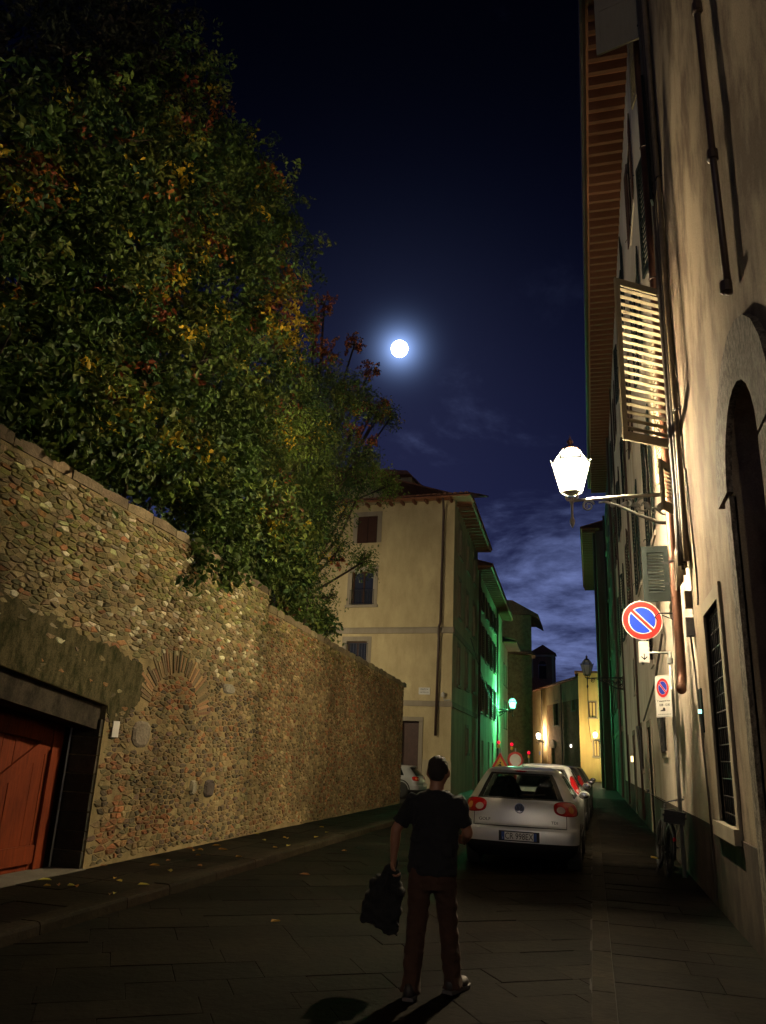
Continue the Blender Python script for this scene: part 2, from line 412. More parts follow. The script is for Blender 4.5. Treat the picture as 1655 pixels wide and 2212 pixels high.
# ================================================================== GROUND
g = MB(); g.add([(-400, -60, 0), (400, -60, 0), (400, 900, 0), (-400, 900, 0)], [(0, 1, 2, 3)])
struct('ground', g, 'asphalt')

def rnd(a, b): return random.uniform(a, b)
def slab_block(mb, poly, z0, z1, inset=0.006, bev=0.012):
    """stone slab with a worn edge"""
    n = len(poly); cx = sum(p[0] for p in poly)/n; cy = sum(p[1] for p in poly)/n
    def sh(k): 
        out = []
        for x, y in poly:
            dx, dy = cx-x, cy-y; L = math.hypot(dx, dy); out.append((x+dx/L*k, y+dy/L*k))
        return out
    a = sh(inset); b = sh(inset+bev)
    vs = [(x, y, z0) for x, y in a] + [(x, y, z1-bev*0.5) for x, y in a] + [(x, y, z1+rnd(-.0015, .0015)) for x, y in b]
    fs = [(i, (i+1) % n, n+(i+1) % n, n+i) for i in range(n)] + [(n+i, n+(i+1) % n, 2*n+(i+1) % n, 2*n+i) for i in range(n)] + [tuple(range(2*n, 3*n))]
    mb.add(vs, fs)
def clip_poly(poly, x0, x1, y0, y1):
    def cl(p, ax, val, keep):
        out = []
        for i in range(len(p)):
            a, b = p[i], p[(i+1) % len(p)]
            ia = (a[ax] >= val) if keep > 0 else (a[ax] <= val); ib = (b[ax] >= val) if keep > 0 else (b[ax] <= val)
            if ia: out.append(a)
            if ia != ib:
                t = (val-a[ax])/(b[ax]-a[ax]); out.append((a[0]+(b[0]-a[0])*t, a[1]+(b[1]-a[1])*t))
        return out
    for ax, v, k in ((0, x0, 1), (0, x1, -1), (1, y0, 1), (1, y1, -1)):
        if len(poly) < 3: return []
        poly = cl(poly, ax, v, k)
    return poly
def area(p): return abs(sum(p[i][0]*p[(i+1) % len(p)][1]-p[(i+1) % len(p)][0]*p[i][1] for i in range(len(p))))/2
def tone(base, v=0.3, hue=0.06):
    k = 1+rnd(-v, v); return tuple(max(0.003, c*k*(1+rnd(-hue, hue))) for c in base)

# road: big sandstone slabs laid on the diagonal
KERB_X = -4.55; WALK_X = 0.10
road = MB(); road.add([(KERB_X-0.02, -6, 0.018), (WALK_X, -6, 0.018), (WALK_X, 95, 0.018), (KERB_X-0.02, 95, 0.018)], [(0, 1, 2, 3)])
road_o = struct('road', road, 'asphalt')
slabs = []
ca, sa = math.cos(R(33)), math.sin(R(33))
v = -30.0
while v < 40:
    hrow = rnd(0.34, 0.50); u = -30+rnd(0, .6)
    while u < 45:
        wd = rnd(0.55, 1.0)
        rect = [(u, v), (u+wd, v), (u+wd, v+hrow), (u, v+hrow)]
        poly = [(x*ca - y*sa - 2.2, x*sa + y*ca + 14) for x, y in rect]
        u += wd
        q = clip_poly(poly, KERB_X, WALK_X-0.16, 2.6, 33)
        if len(q) >= 3 and area(q) > 0.002: slabs.append(q)
    v += hrow
def dist_key(q): cy = sum(p[1] for p in q)/len(q); return area(q)/max(4.8, cy)**3 if cy > 4.6 else 0
slabs.sort(key=dist_key, reverse=True)
rest = MB()
for i, q in enumerate(slabs):
    mb = MB() if i < 260 else rest
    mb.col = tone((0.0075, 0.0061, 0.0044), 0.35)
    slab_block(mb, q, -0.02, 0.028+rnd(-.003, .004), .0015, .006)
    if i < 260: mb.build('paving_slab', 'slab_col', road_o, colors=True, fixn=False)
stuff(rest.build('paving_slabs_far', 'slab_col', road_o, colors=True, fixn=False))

# right-hand footway, flush, with a pale edging course
walk = MB(); walk.add([(WALK_X-.18, -6, 0.026), (1.44, -6, 0.026), (1.44, 75, 0.026), (WALK_X-.18, 75, 0.026)], [(0, 1, 2, 3)])
walk_o = struct('footway', walk, 'asphalt')
y = 2.5
while y < 40:
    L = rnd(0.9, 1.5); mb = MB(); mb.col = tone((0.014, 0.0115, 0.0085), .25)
    slab_block(mb, [(WALK_X-.16, y), (WALK_X, y), (WALK_X, y+L), (WALK_X-.16, y+L)], -.02, 0.040, 0.002)
    mb.build('edging_stone', 'slab_col', walk_o, colors=True, fixn=False); y += L
y = 2.5
while y < 40:
    L = rnd(0.38, 0.62); cut = rnd(0.5, 0.95)
    for x0, x1 in ((WALK_X+.004, cut), (cut, 1.42)):
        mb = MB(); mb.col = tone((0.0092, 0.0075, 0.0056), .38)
        slab_block(mb, [(x0, y), (x1, y), (x1, y+L), (x0, y+L)], -.02, 0.036+rnd(-.003, .004), .0015, .006)
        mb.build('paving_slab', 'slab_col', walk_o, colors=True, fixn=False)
    y += L
# left-hand pavement, raised behind a stone kerb
pv = MB(); pv.box(-6.02, KERB_X-.2, -6, 30, -0.05, 0.105)
pave_o = struct('pavement', pv, 'pavement_stone')
y = 3.0
while y < 26:
    L = rnd(0.5, 0.8)
    for x0, x1 in ((-6.0, -5.38), (-5.38, KERB_X-.2)):
        mb = MB(); mb.col = tone((0.011, 0.009, 0.0066), .38)
        slab_block(mb, [(x0, y), (x1, y), (x1, y+L), (x0, y+L)], .06, 0.118+rnd(-.003, .003))
        mb.build('paving_slab', 'slab_col', pave_o, colors=True, fixn=False)
    y += L
kerb_o = struct('kerb', MB().box(KERB_X-.195, KERB_X-.02, -6, 30, -.05, .09), 'pavement_stone')
y = 2.0
while y < 30:
    L = rnd(0.8, 1.35); mb = MB(); mb.col = tone((0.022, 0.018, 0.013), .28)
    b = 0.02; x0, x1, z1 = KERB_X-.2, KERB_X, 0.135+rnd(-.006, .006)
    prof = [(x0, 0), (x1+.01, 0), (x1, z1-.03), (x1-.012, z1-.008), (x1-.035, z1), (x0, z1)]
    vs = [(px, y+.006, pz) for px, pz in prof]+[(px, y+L-.006, pz) for px, pz in prof]; n = 6
    mb.add(vs, [tuple(range(n-1, -1, -1)), tuple(range(n, 2*n))]+[(i, (i+1) % n, n+(i+1) % n, n+i) for i in range(n)])
    mb.build('kerb_stone', 'slab_col', kerb_o, colors=True); y += L

# ================================================================== LEFT GARDEN WALL
WX = -6.0
LF = Frame((WX, 0, 0), (0, 1, 0), (1, 0, 0))
TOP = [(-4, 4.85), (6.2, 4.74), (10.1, 4.70), (13.67, 4.56)]
TOP2 = [(13.67, 4.25), (17.75, 4.10), (22, 3.98), (25.3, 3.86)]
def wall_top(y):
    pts = TOP if y < 13.67 else TOP2
    return float(np.interp(y, [p[0] for p in pts], [p[1] for p in pts]))
DY0, DY1, DZ = 4.9, 8.87, 2.12            # gateway
def door_top(y): return 2.04 + (8.87-y)*0.14
gw = place('garden_wall', 'long mossy rubble stone wall along the left pavement, with trees above it', 'wall', (WX, 10, 0))
mb = MB()
mb.prism([(-4, 0), (DY0, 0), (DY0, door_top(DY0)), (DY1, door_top(DY1)), (DY1, 0), (13.67, 0), (13.67, 4.53), (10.1, 4.67), (6.2, 4.71), (-4, 4.82)], LF, -0.6, 0.0)
mb.prism([(13.67, 0), (25.3, 0), (25.3, 3.83), (22, 3.95), (17.75, 4.07), (13.67, 4.22)], LF, -0.6, 0.0)
# rounded far end turning the corner
n = 9; pts = [(WX-0.6+0.6*math.cos(R(90)*k/(n-1))*1.0, 25.3+0.55*math.sin(R(90)*k/(n-1))) for k in range(n)]
pts = [(WX-0.6, 25.3)] + pts + [(-14, 25.9), (-14, 25.3)]
vs = [(x, y, 0) for x, y in pts] + [(x, y, 3.83) for x, y in pts]; m = len(pts)
mb.add(vs, [tuple(range(m-1, -1, -1)), tuple(range(m, 2*m))] + [(i, (i+1) % m, m+(i+1) % m, m+i) for i in range(m)])
mb.build('mortar_core', 'mortar', gw)
# coping stones
y = 3.0
while y < 25.3:
    L = rnd(.35, .7)
    if y < 13.66 and y+L > 13.67: L = 13.67-y+1e-4
    z = wall_top(y+L/2)
    c = MB(); c.col = tone((0.17, 0.14, 0.09), .3)
    c.prism([(y+.006, z-.10), (y+L-.006, z-.10), (y+L-.006, z+rnd(.0, .04)), (y+L*.5, z+rnd(.02, .05)), (y+.006, z+rnd(.0, .03))], LF, -.62, 0.006+rnd(0, .022))
    c.build('coping_stone', 'stone_col', gw, colors=True); y += L

def rough_stone(mb, cy, cz, w, h, bulge, n=7, fr=LF, tilt=0.0):
    rot = rnd(0, 2*PI); ring0, ring1 = [], []
    ct, st = math.cos(tilt), math.sin(tilt)
    for k in range(n):
        t = rot+2*PI*k/n; e = 0.62
        cx, sx = math.cos(t), math.sin(t)
        x = math.copysign(abs(cx)**e, cx)*w*.5*rnd(.86, 1.06); z = math.copysign(abs(sx)**e, sx)*h*.5*rnd(.84, 1.06)
        x, z = x*ct-z*st, x*st+z*ct
        ring0.append((x, z)); ring1.append((x*rnd(.70, .84), z*rnd(.66, .82)))
    vs = [fr.p(cy+x, cz+z, -.02) for x, z in ring0] + [fr.p(cy+x*.98, cz+z*.98, bulge*rnd(.25, .6)) for x, z in ring0] + [fr.p(cy+x, cz+z, bulge*rnd(.8, 1.15)) for x, z in ring1]
    fs = [(k, (k+1) % n, n+(k+1) % n, n+k) for k in range(n)] + [(n+k, n+(k+1) % n, 2*n+(k+1) % n, 2*n+k) for k in range(n)] + [tuple(range(2*n, 3*n))]
    mb.add(vs, fs)
ARC_Y, ARC_Z = 10.55, 1.98                # blocked arch of thin bricks
def in_arch(y, z):
    r = math.hypot(y-ARC_Y, (z-ARC_Z)*1.15); return 0.73 < r < 1.09 and z > ARC_Z+0.08
def moss_zone(y, z): return y < 9.75 and door_top(min(y, 8.87)) < z < 3.05-(y-6.2)*0.10 and z < 2.95
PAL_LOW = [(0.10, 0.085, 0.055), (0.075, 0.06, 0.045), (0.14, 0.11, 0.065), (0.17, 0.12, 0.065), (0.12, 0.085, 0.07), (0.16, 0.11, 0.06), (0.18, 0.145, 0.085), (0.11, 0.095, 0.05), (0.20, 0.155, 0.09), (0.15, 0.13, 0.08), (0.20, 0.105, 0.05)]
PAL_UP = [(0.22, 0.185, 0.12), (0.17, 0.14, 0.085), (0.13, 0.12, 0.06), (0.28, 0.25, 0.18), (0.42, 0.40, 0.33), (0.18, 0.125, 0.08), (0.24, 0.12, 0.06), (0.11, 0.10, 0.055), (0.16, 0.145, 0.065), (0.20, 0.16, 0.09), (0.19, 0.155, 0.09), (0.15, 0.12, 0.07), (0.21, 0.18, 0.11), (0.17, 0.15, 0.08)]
PAL_FAR = [(0.20, 0.155, 0.085), (0.16, 0.12, 0.065), (0.22, 0.16, 0.095), (0.13, 0.10, 0.055), (0.26, 0.205, 0.13), (0.21, 0.10, 0.05)]
def clip_half(poly, mx, mz, nx, nz):
    out = []; L = len(poly)
    for i in range(L):
        a, b = poly[i], poly[(i+1) % L]
        da = (a[0]-mx)*nx+(a[1]-mz)*nz; db = (b[0]-mx)*nx+(b[1]-mz)*nz
        if da <= 0: out.append(a)
        if (da < 0) != (db < 0) and da != db:
            t = da/(da-db); out.append((a[0]+(b[0]-a[0])*t, a[1]+(b[1]-a[1])*t))
    return out
sites = []
z = 0.13
while z < 4.75:
    up = z > 2.7; h = rnd(.040, .066) if up else rnd(.050, .090)
    y = 4.2+rnd(0, .3)
    while y < 25.5:
        far = y > 13.7
        w = rnd(.07, .17) if far else rnd(.07, .26) if up else rnd(.06, .19)
        if random.random() < .12: w *= .5
        elif random.random() < .06: w *= 1.7
        sites.append((y+w/2+rnd(-.03, .03), z+rnd(-.4, .4)*h+.03*math.sin(y*1.3+z*2))); y += w
    z += h
grid = {}
for i, (y, z) in enumerate(sites): grid.setdefault((int(y/.24), int(z/.16)), []).append(i)
K_ = 2.4                                  # cells stretch along the courses
stones = []
for i, (y, z) in enumerate(sites):
    gy, gz = int(y/.24), int(z/.16)
    poly = [(y-.34, z-.11), (y+.34, z-.11), (y+.34, z+.11), (y-.34, z+.11)]
    for dy in (-1, 0, 1):
        for dz in (-1, 0, 1):
            for j in grid.get((gy+dy, gz+dz), ()):
                if j == i: continue
                ny, nz_ = sites[j][0]-y, (sites[j][1]-z)*K_*K_
                if len(poly) > 2: poly = clip_half(poly, (sites[j][0]+y)/2, (sites[j][1]+z)/2, ny, nz_)
    if len(poly) < 3: continue
    cy = sum(p[0] for p in poly)/len(poly); cz = sum(p[1] for p in poly)/len(poly); ar = area(poly)
    zt = max(p[1] for p in poly)
    if ar < .0008 or cy > 25.3 or zt > wall_top(cy)-.10 or min(p[1] for p in poly) < .1: continue
    if DY0-.1 < cy < DY1+.07 and cz < door_top(min(cy, DY1))+.10: continue
    if in_arch(cy, cz): continue
    if moss_zone(cy, cz) and random.random() < .88: continue
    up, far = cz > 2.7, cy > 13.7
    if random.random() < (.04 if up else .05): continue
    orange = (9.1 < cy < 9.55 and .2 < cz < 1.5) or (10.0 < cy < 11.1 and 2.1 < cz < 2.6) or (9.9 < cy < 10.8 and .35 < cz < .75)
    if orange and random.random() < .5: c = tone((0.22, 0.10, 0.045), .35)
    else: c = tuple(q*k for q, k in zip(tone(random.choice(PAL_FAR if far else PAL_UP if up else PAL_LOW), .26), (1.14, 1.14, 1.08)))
    if up and cz > 3.6 and random.random() < .5: c = (c[0]*.75, c[1]*.85, c[2]*.55)
    gap = rnd(.002, .007) if up else rnd(.003, .011)
    sc_ = max(.5, 1-gap/math.sqrt(ar)*2.0)
    pts = []
    for k in range(len(poly)):                  # knock the corners off
        a, b, d = poly[k-1], poly[k], poly[(k+1) % len(poly)]
        for q in ((b[0]+(a[0]-b[0])*.17, b[1]+(a[1]-b[1])*.17), (b[0]+(d[0]-b[0])*.17, b[1]+(d[1]-b[1])*.17)):
            pts.append((cy+(q[0]-cy)*sc_+rnd(-.004, .004), cz+(q[1]-cz)*sc_+rnd(-.004, .004)))
    stones.append((cy, cz, ar, pts, rnd(.004, .024), c))
def set_stone(mb, s):
    cy, cz, ar, pts, bl, c = s; n = len(pts); mb.col = c
    tx, tz = rnd(-.05, .05), rnd(-.05, .05)
    def out(y, z, k): return LF.p(cy+(y-cy)*k, cz+(z-cz)*k, 0)
    vs = [LF.p(y, z, -.02) for y, z in pts]+[LF.p(cy+(y-cy)*.985, cz+(z-cz)*.985, bl*.35+(y-cy)*tx) for y, z in pts]+[LF.p(cy+(y-cy)*.80, cz+(z-cz)*.78, bl*rnd(.8, 1.2)+(y-cy)*tx) for y, z in pts]
    mb.add(vs, [(k, (k+1) % n, n+(k+1) % n, n+k) for k in range(n)]+[(n+k, n+(k+1) % n, 2*n+(k+1) % n, 2*n+k) for k in range(n)]+[tuple(range(2*n, 3*n))])
def big(cy, cz, w, h, c):
    pts = [(cy+math.copysign(abs(math.cos(t))**.7, math.cos(t))*w/2*rnd(.9, 1.05), cz+math.copysign(abs(math.sin(t))**.7, math.sin(t))*h/2*rnd(.9, 1.05)) for t in [2*PI*k/11 for k in range(11)]]
    stones[:] = [s for s in stones if not (abs(s[0]-cy) < w*.55 and abs(s[1]-cz) < h*.62)]
    stones.append((cy, cz, w*h, pts, .045, c))
big(9.75, 1.72, .46, .36, (.19, .165, .14)); big(12.3, 2.55, .44, .17, (.26, .25, .24)); big(11.95, .95, .34, .28, (.055, .045, .045)); big(11.4, .98, .2, .24, (.28, .26, .21))
stones.sort(key=lambda s: s[2]/max(7.5, math.hypot(s[0], 6))**2.2 if s[0] > 6.1 else 0, reverse=True)
rest = MB()
for i, s in enumerate(stones):
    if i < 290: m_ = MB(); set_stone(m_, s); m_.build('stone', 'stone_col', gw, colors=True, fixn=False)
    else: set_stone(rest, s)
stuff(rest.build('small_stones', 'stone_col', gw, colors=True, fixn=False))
# brick relieving arch
for k in range(44):
    t = R(8 + 154*k/43+rnd(-1, 1)); r0, r1 = .74+rnd(-.03, .04), 1.10+rnd(-.12, .08)
    b = MB(); b.col = tone(random.choice([(0.19, 0.115, 0.055), (0.16, 0.115, 0.06), (0.12, 0.09, 0.045), (0.22, 0.12, 0.06), (0.10, 0.085, 0.04)]), .4)
    cx, sx = math.cos(t), math.sin(t)/1.12; px, pz = -math.sin(t), math.cos(t)
    hw = .018
    b.prism([(ARC_Y+cx*r0+px*hw, ARC_Z+sx*r0+pz*hw), (ARC_Y+cx*r0-px*hw, ARC_Z+sx*r0-pz*hw), (ARC_Y+cx*r1-px*hw*1.3, ARC_Z+sx*r1-pz*hw*1.3), (ARC_Y+cx*r1+px*hw*1.3, ARC_Z+sx*r1+pz*hw*1.3)], LF, -.03, .008+rnd(0, .014))
    b.build('arch_brick', 'brick_col', gw, colors=True)
# mossy render left over the gateway, with a ragged edge
edge = [(4.9, door_top(4.9)+.004), (8.87, door_top(8.87)+.004), (9.0, 1.75), (9.35, 1.95), (9.55, 2.12), (9.7, 2.4), (9.55, 2.62), (9.2, 2.68), (8.8, 2.80), (8.3, 2.78), (7.7, 2.95), (7.1, 3.0), (6.5, 3.12), (4.9, 3.2)]
rag = []
for i in range(len(edge)):
    a, b = edge[i], edge[(i+1) % len(edge)]; rag.append(a)
    if i >= 1 and i < len(edge)-1:
        for k in range(1, 9):
            t = k/9; rag.append((a[0]+(b[0]-a[0])*t+rnd(-.03, .03), a[1]+(b[1]-a[1])*t+rnd(-.035, .035)))
mo = MB(); mo.prism(rag, LF, -.01, .012); mo.build('mossy_render', 'moss_plaster', gw)
# gateway lining
j = MB(); j.prism([(DY1-.30, 0.1), (DY1+.004, 0.1), (DY1+.004, door_top(DY1)), (DY1-.30, door_top(DY1-.3))], LF, -.60, -.50)
for k in range(9):
    zz = .1+k*.222
    if zz+.21 > door_top(DY1): break
    b = MB(); b.col = tone((0.055, 0.045, 0.032), .5)
    b.box(WX-.46, WX-.02, DY1-.035-rnd(0, .03), DY1+.02, zz+.006, zz+.212); b.build('jamb_block', 'stone_col', gw, colors=True)
lt = MB(); lt.prism([(4.9, door_top(4.9)-.30), (8.84, door_top(8.87)-.30), (8.84, door_top(8.84)-.006), (4.9, door_top(4.9)-.006)], LF, -.58, -.06)
lt.build('lintel', 'jamb_stone', gw)
# small notice stuck beside the gate
nt_ = MB(); nt_.fbox(LF, 9.02, 9.16, 1.66, 1.86, .028, .036); nt_.build('paper_notice', 'marble', gw)

# ---------------------------------------------------------------- red plank gate
gate = place('wooden_gate', 'red-brown plank gate with diagonal brace, set deep in the stone wall', 'gate', (WX-.45, 7, 0.1))
GF = Frame((WX-.45, 0, 0), (0, 1, 0), (1, 0, 0))
y = 5.0
while y < 8.55:
    w = min(rnd(.17, .21), 8.62-y)
    p_ = MB(); p_.fbox(GF, y+.003, y+w-.003, .13, 2.12+(8.8-y)*.13, -.04, rnd(-.004, .004)); p_.build('plank', 'door_wood', gate); y += w
for z0, z1 in ((.20, .40), (1.55, 1.76)):
    p_ = MB(); p_.prism([(5.0, z0), (8.46, z0), (8.46, z1), (5.0, z1+(.4 if z0 > 1 else 0))] if z0 < 1 else [(5.0, z0+.42), (8.46, z0), (8.46, z1), (5.0, z1+.42)], GF, .006, .036); p_.build('rail', 'door_wood', gate)
p_ = MB(); p_.fbox(GF, 8.48, 8.66, .13, 2.10, .006, .042); p_.build('stile', 'door_wood', gate)
p_ = MB(); p_.prism([(6.4, .41), (6.62, .41), (8.46, 1.48), (8.46, 1.60), (8.26, 1.56)], GF, .007, .034); p_.build('brace', 'door_wood', gate)
p_ = MB(); p_.tube([GF.p(8.78, .12, .05), GF.p(8.78, 2.02, .05)], .012, 6); p_.build('edge_rod', 'grey_iron', gate)
p_ = MB(); p_.fbox(GF, 8.66, 8.85, .1, 2.1, -.10, -.02); p_.build('post', 'jamb_stone', gate)
th = MB(); th.box(WX-.46, WX+.05, DY0, DY1-.01, .10, .128); th.build('threshold', 'kerb_stone', gate)

# ================================================================== generic building helpers
def wall_open(mb, fr, a0, a1, z0, z1, ops, th=0.45, cap0=True):
    """wall face with real openings and reveals"""
    A = sorted({a0, a1, *[o[0] for o in ops], *[o[1] for o in ops]}); Z = sorted({z0, z1, *[o[2] for o in ops], *[o[3] for o in ops]})
    A = [a for a in A if a0 <= a <= a1]; Z = [q for q in Z if z0 <= q <= z1]
    for i in range(len(A)-1):
        # merge vertically
        k = 0
        while k < len(Z)-1:
            ca_, cz_ = (A[i]+A[i+1])/2, (Z[k]+Z[k+1])/2
            if any(o[0] < ca_ < o[1] and o[2] < cz_ < o[3] for o in ops): k += 1; continue
            e = k
            while e+1 < len(Z)-1 and not any(o[0] < ca_ < o[1] and o[2] < (Z[e+1]+Z[e+2])/2 < o[3] for o in ops): e += 1
            mb.add([fr.p(A[i], Z[k]), fr.p(A[i+1], Z[k]), fr.p(A[i+1], Z[e+1]), fr.p(A[i], Z[e+1])], [(0, 1, 2, 3)])
            k = e+1
    for (b0, b1, y0, y1) in [o[:4] for o in ops]:
        q = [(b0, y0), (b1, y0), (b1, y1), (b0, y1)]
        for i in range(4):
            p0, p1 = q[i], q[(i+1) % 4]
            mb.add([fr.p(*p0), fr.p(*p1), fr.p(*p1, -th*.7), fr.p(*p0, -th*.7)], [(0, 1, 2, 3)])
    if cap0: mb.add([fr.p(a0, z0), fr.p(a0, z1), fr.p(a0, z1, -6), fr.p(a0, z0, -6)], [(0, 1, 2, 3)])
    mb.add([fr.p(a1, z0), fr.p(a1, z1), fr.p(a1, z1, -6), fr.p(a1, z0, -6)], [(0, 1, 2, 3)])
    mb.add([fr.p(a0, z1), fr.p(a1, z1), fr.p(a1, z1, -6), fr.p(a0, z1, -6)], [(0, 1, 2, 3)])
    return mb
def win(fr, a0, a1, z0, z1, parent, surround=0.16, sill=True, mat='trim_stone', glassmat='window_glass', bars=True, deep=.22, frame='brown_shutter', proud=.03, lip=.09):
    w = MB(); s = surround
    if s > 0:
        w.fbox(fr, a0-s, a0, z0, z1+s, -.05, proud); w.fbox(fr, a1, a1+s, z0, z1+s, -.05, proud); w.fbox(fr, a0, a1, z1, z1+s, -.05, proud)
    if sill: w.fbox(fr, a0-s-.06, a1+s+.06, z0-.12, z0, -.10, lip)
    if not w.v: w.fbox(fr, a0, a1, z0, z0+.03, -.12, -.03)
    o = w.build('window', mat, parent)
    f = MB(); f.fbox(fr, a0, a0+.06, z0, z1, -deep-.03, -deep+.03); f.fbox(fr, a1-.06, a1, z0, z1, -deep-.03, -deep+.03)
    f.fbox(fr, a0+.06, a1-.06, z1-.06, z1, -deep-.03, -deep+.03); f.fbox(fr, a0+.06, a1-.06, z0, z0+.06, -deep-.03, -deep+.03)
    c = (a0+a1)/2; f.fbox(fr, c-.04, c+.04, z0+.06, z1-.06, -deep-.03, -deep+.035)
    if bars:
        for k in (1, 2): zz = z0+(z1-z0)*k/3; f.fbox(fr, a0+.06, c-.04, zz-.015, zz+.015, -deep-.02, -deep+.02); f.fbox(fr, c+.04, a1-.06, zz-.015, zz+.015, -deep-.02, -deep+.02)
    f.build('sash', frame, o)
    for b0, b1 in ((a0+.05, c-.03), (c+.03, a1-.05)):
        p = MB(); p.fbox(fr, b0, b1, z0+.05, z1-.05, -deep-.012, -deep-.004); p.build('pane', glassmat, o)
    return o
def blind(fr, a0, a1, z0, z1, parent, mat='dark_void', deep=.3):
    p = MB(); p.fbox(fr, a0-.02, a1+.02, z0-.02, z1+.02, -deep-.05, -deep); return p.build('dark_room', mat, parent)
SLAT = {}
def shutter(fr, a, z0, z1, width, theta, parent, mat, slats=18, single=True, tilt=45, d=.05, mid=True, thick=.005, solid=False):
    """louvred leaf hinged at a; theta is the leaf's direction, 0 along +u, 90 straight out of the wall"""
    t = R(theta); e = fr.u*math.cos(t)+fr.n*math.sin(t); nn = e.cross(Vector((0, 0, 1)))
    M = Matrix((e, nn, Vector((0, 0, 1)))).transposed().to_4x4(); M.translation = fr.p(a, z0, d)
    H = z1-z0; k = .085; T = .02 if d > .04 else .014
    m_ = MB(); m_.box(0, k, -T, T, 0, H); m_.box(width-k, width, -T, T, 0, H); m_.box(k, width-k, -T+.001, T-.001, 0, .14); m_.box(k, width-k, -T+.001, T-.001, H-.11, H)
    if mid and H > 1.6: m_.box(k, width-k, -T+.001, T-.001, H*.45, H*.45+.08)
    o = link('shutter', m_.mesh('shutter', mat), parent, M)
    st = (H-.25)/slats; key = (round(width, 3), mat, tilt, round(st, 3), thick)
    if key not in SLAT:
        b = MB(); Rm = Matrix.Rotation(R(tilt), 4, 'X'); b.box(k-.01, width-k+.01, -.028, .028, -thick, thick, Rm); SLAT[key] = b.mesh('slat', mat)
    if solid:
        b = MB(); b.box(k-.002, width-k+.002, -.009, .009, .138, H-.108); link('panel', b.mesh('panel', mat), o)
    elif single:
        for i in range(slats):
            zz = .14+st*(i+.5)
            if mid and H > 1.6 and H*.45-.02 < zz < H*.45+.1: continue
            link('slat', SLAT[key], o, Matrix.Translation((0, 0, zz)))
    else:
        b = MB(); Rm = Matrix.Rotation(R(tilt), 4, 'X')
        for i in range(slats):
            b.box(k-.01, width-k+.01, -.028, .028, -.005, .005, Matrix.Translation((0, 0, .14+st*(i+.5))) @ Rm)
        stuff(link('slats', b.mesh('slats', mat), o))
    hg = MB()
    for zz in (.3, H-.3): hg.box(-.045, .10, -T-.004, T+.004, zz-.02, zz+.02)
    link('hinge', hg.mesh('hinge', 'black_iron'), o)
    return o
def tiled_roof(fr, a0, a1, z, out, rise, depth, parent, step=.24, name='roof_tiles'):
    """rows of half-round tiles climbing from the eave; a short run is enough, the rest is out of sight"""
    b = MB(); a = a0
    base = MB(); base.add([fr.p(a0, z, out), fr.p(a1, z, out), fr.p(a1, z+rise, out-depth), fr.p(a0, z+rise, out-depth)], [(0, 1, 2, 3)])
    r = step*.42
    while a < a1-.05:
        c = a+step/2; prof = [(math.cos(R(q))*r, math.sin(R(q))*r*.85) for q in (0, 36, 72, 108, 144, 180)]
        for s0, s1 in ((0.0, .5), (.5, 1.0)):
            lift = .02*(1-s0)
            vs = [fr.p(c+x, z+rise*s0+q+lift, out+.05-depth*s0) for x, q in prof]+[fr.p(c+x*.85, z+rise*s1+q*.85, out+.05-depth*s1) for x, q in prof]
            n = len(prof); b.add(vs, [(i, i+1, n+i+1, n+i) for i in range(n-1)]+[tuple(range(n))])
        a += step
    rf = base.build('roof', 'roof_tile', parent)
    o = b.build(name, 'roof_tile', rf); stuff(o)
    return rf
# ================================================================== RIGHT: tall plaster house along the footway
RX = 1.42
RF = Frame((RX, 0, 0), (0, 1, 0), (-1, 0, 0))
ra = place('tall_house', 'tall stained beige plaster house on the right, with deep eaves and open shutters', 'house', (RX, 10, 0))
EZ = 18.25; A_END = 38.0
ops = [(6.15, 7.65, 0.0, 4.95), (9.02, 10.12, 1.05, 3.42)]
winY = [11.5, 16.2, 20.9, 25.6, 30.3, 35.0]
floors = [(6.25, 8.95), (10.4, 12.9), (14.45, 16.7)]
for i, y in enumerate(winY):
    for (z0, z1) in floors: ops.append((y, y+1.15, z0, z1))
mezz = [(11.75, 12.30, 5.25, 5.95), (13.5, 14.15, 4.3, 5.2), (18.4, 19.0, 3.9, 4.9), (26.5, 27.2, 3.9, 5.0)]
ops += mezz
low = [(16.5, 17.2, 1.9, 2.9), (20.6, 21.7, 0.0, 2.55), (24.2, 24.9, 1.5, 2.7), (28.4, 29.5, 0.0, 2.6), (33.2, 34.3, 0.0, 2.6)]
ops += low
wf = MB(); wall_open(wf, RF, 11.2, A_END, 0, EZ, [o for o in ops if o[0] > 11.2], .5); wf.build('far_wall', 'plaster_pale', ra)
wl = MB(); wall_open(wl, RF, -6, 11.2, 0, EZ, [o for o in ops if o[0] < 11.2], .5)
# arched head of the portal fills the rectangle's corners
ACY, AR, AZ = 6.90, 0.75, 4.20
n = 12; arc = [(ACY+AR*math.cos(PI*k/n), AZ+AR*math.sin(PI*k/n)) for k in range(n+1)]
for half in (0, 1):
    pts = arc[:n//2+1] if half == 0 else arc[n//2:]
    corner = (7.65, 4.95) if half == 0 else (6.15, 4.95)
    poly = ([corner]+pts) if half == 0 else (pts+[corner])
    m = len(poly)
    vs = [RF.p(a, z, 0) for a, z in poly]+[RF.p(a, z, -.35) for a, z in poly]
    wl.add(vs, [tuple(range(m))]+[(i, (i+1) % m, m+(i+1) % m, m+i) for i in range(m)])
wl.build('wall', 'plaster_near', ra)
# dark socle along the street
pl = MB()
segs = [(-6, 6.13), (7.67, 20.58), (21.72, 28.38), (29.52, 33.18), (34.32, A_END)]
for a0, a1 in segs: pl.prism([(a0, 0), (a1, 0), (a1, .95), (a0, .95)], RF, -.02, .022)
pl.build('socle', 'plaster_low', ra)
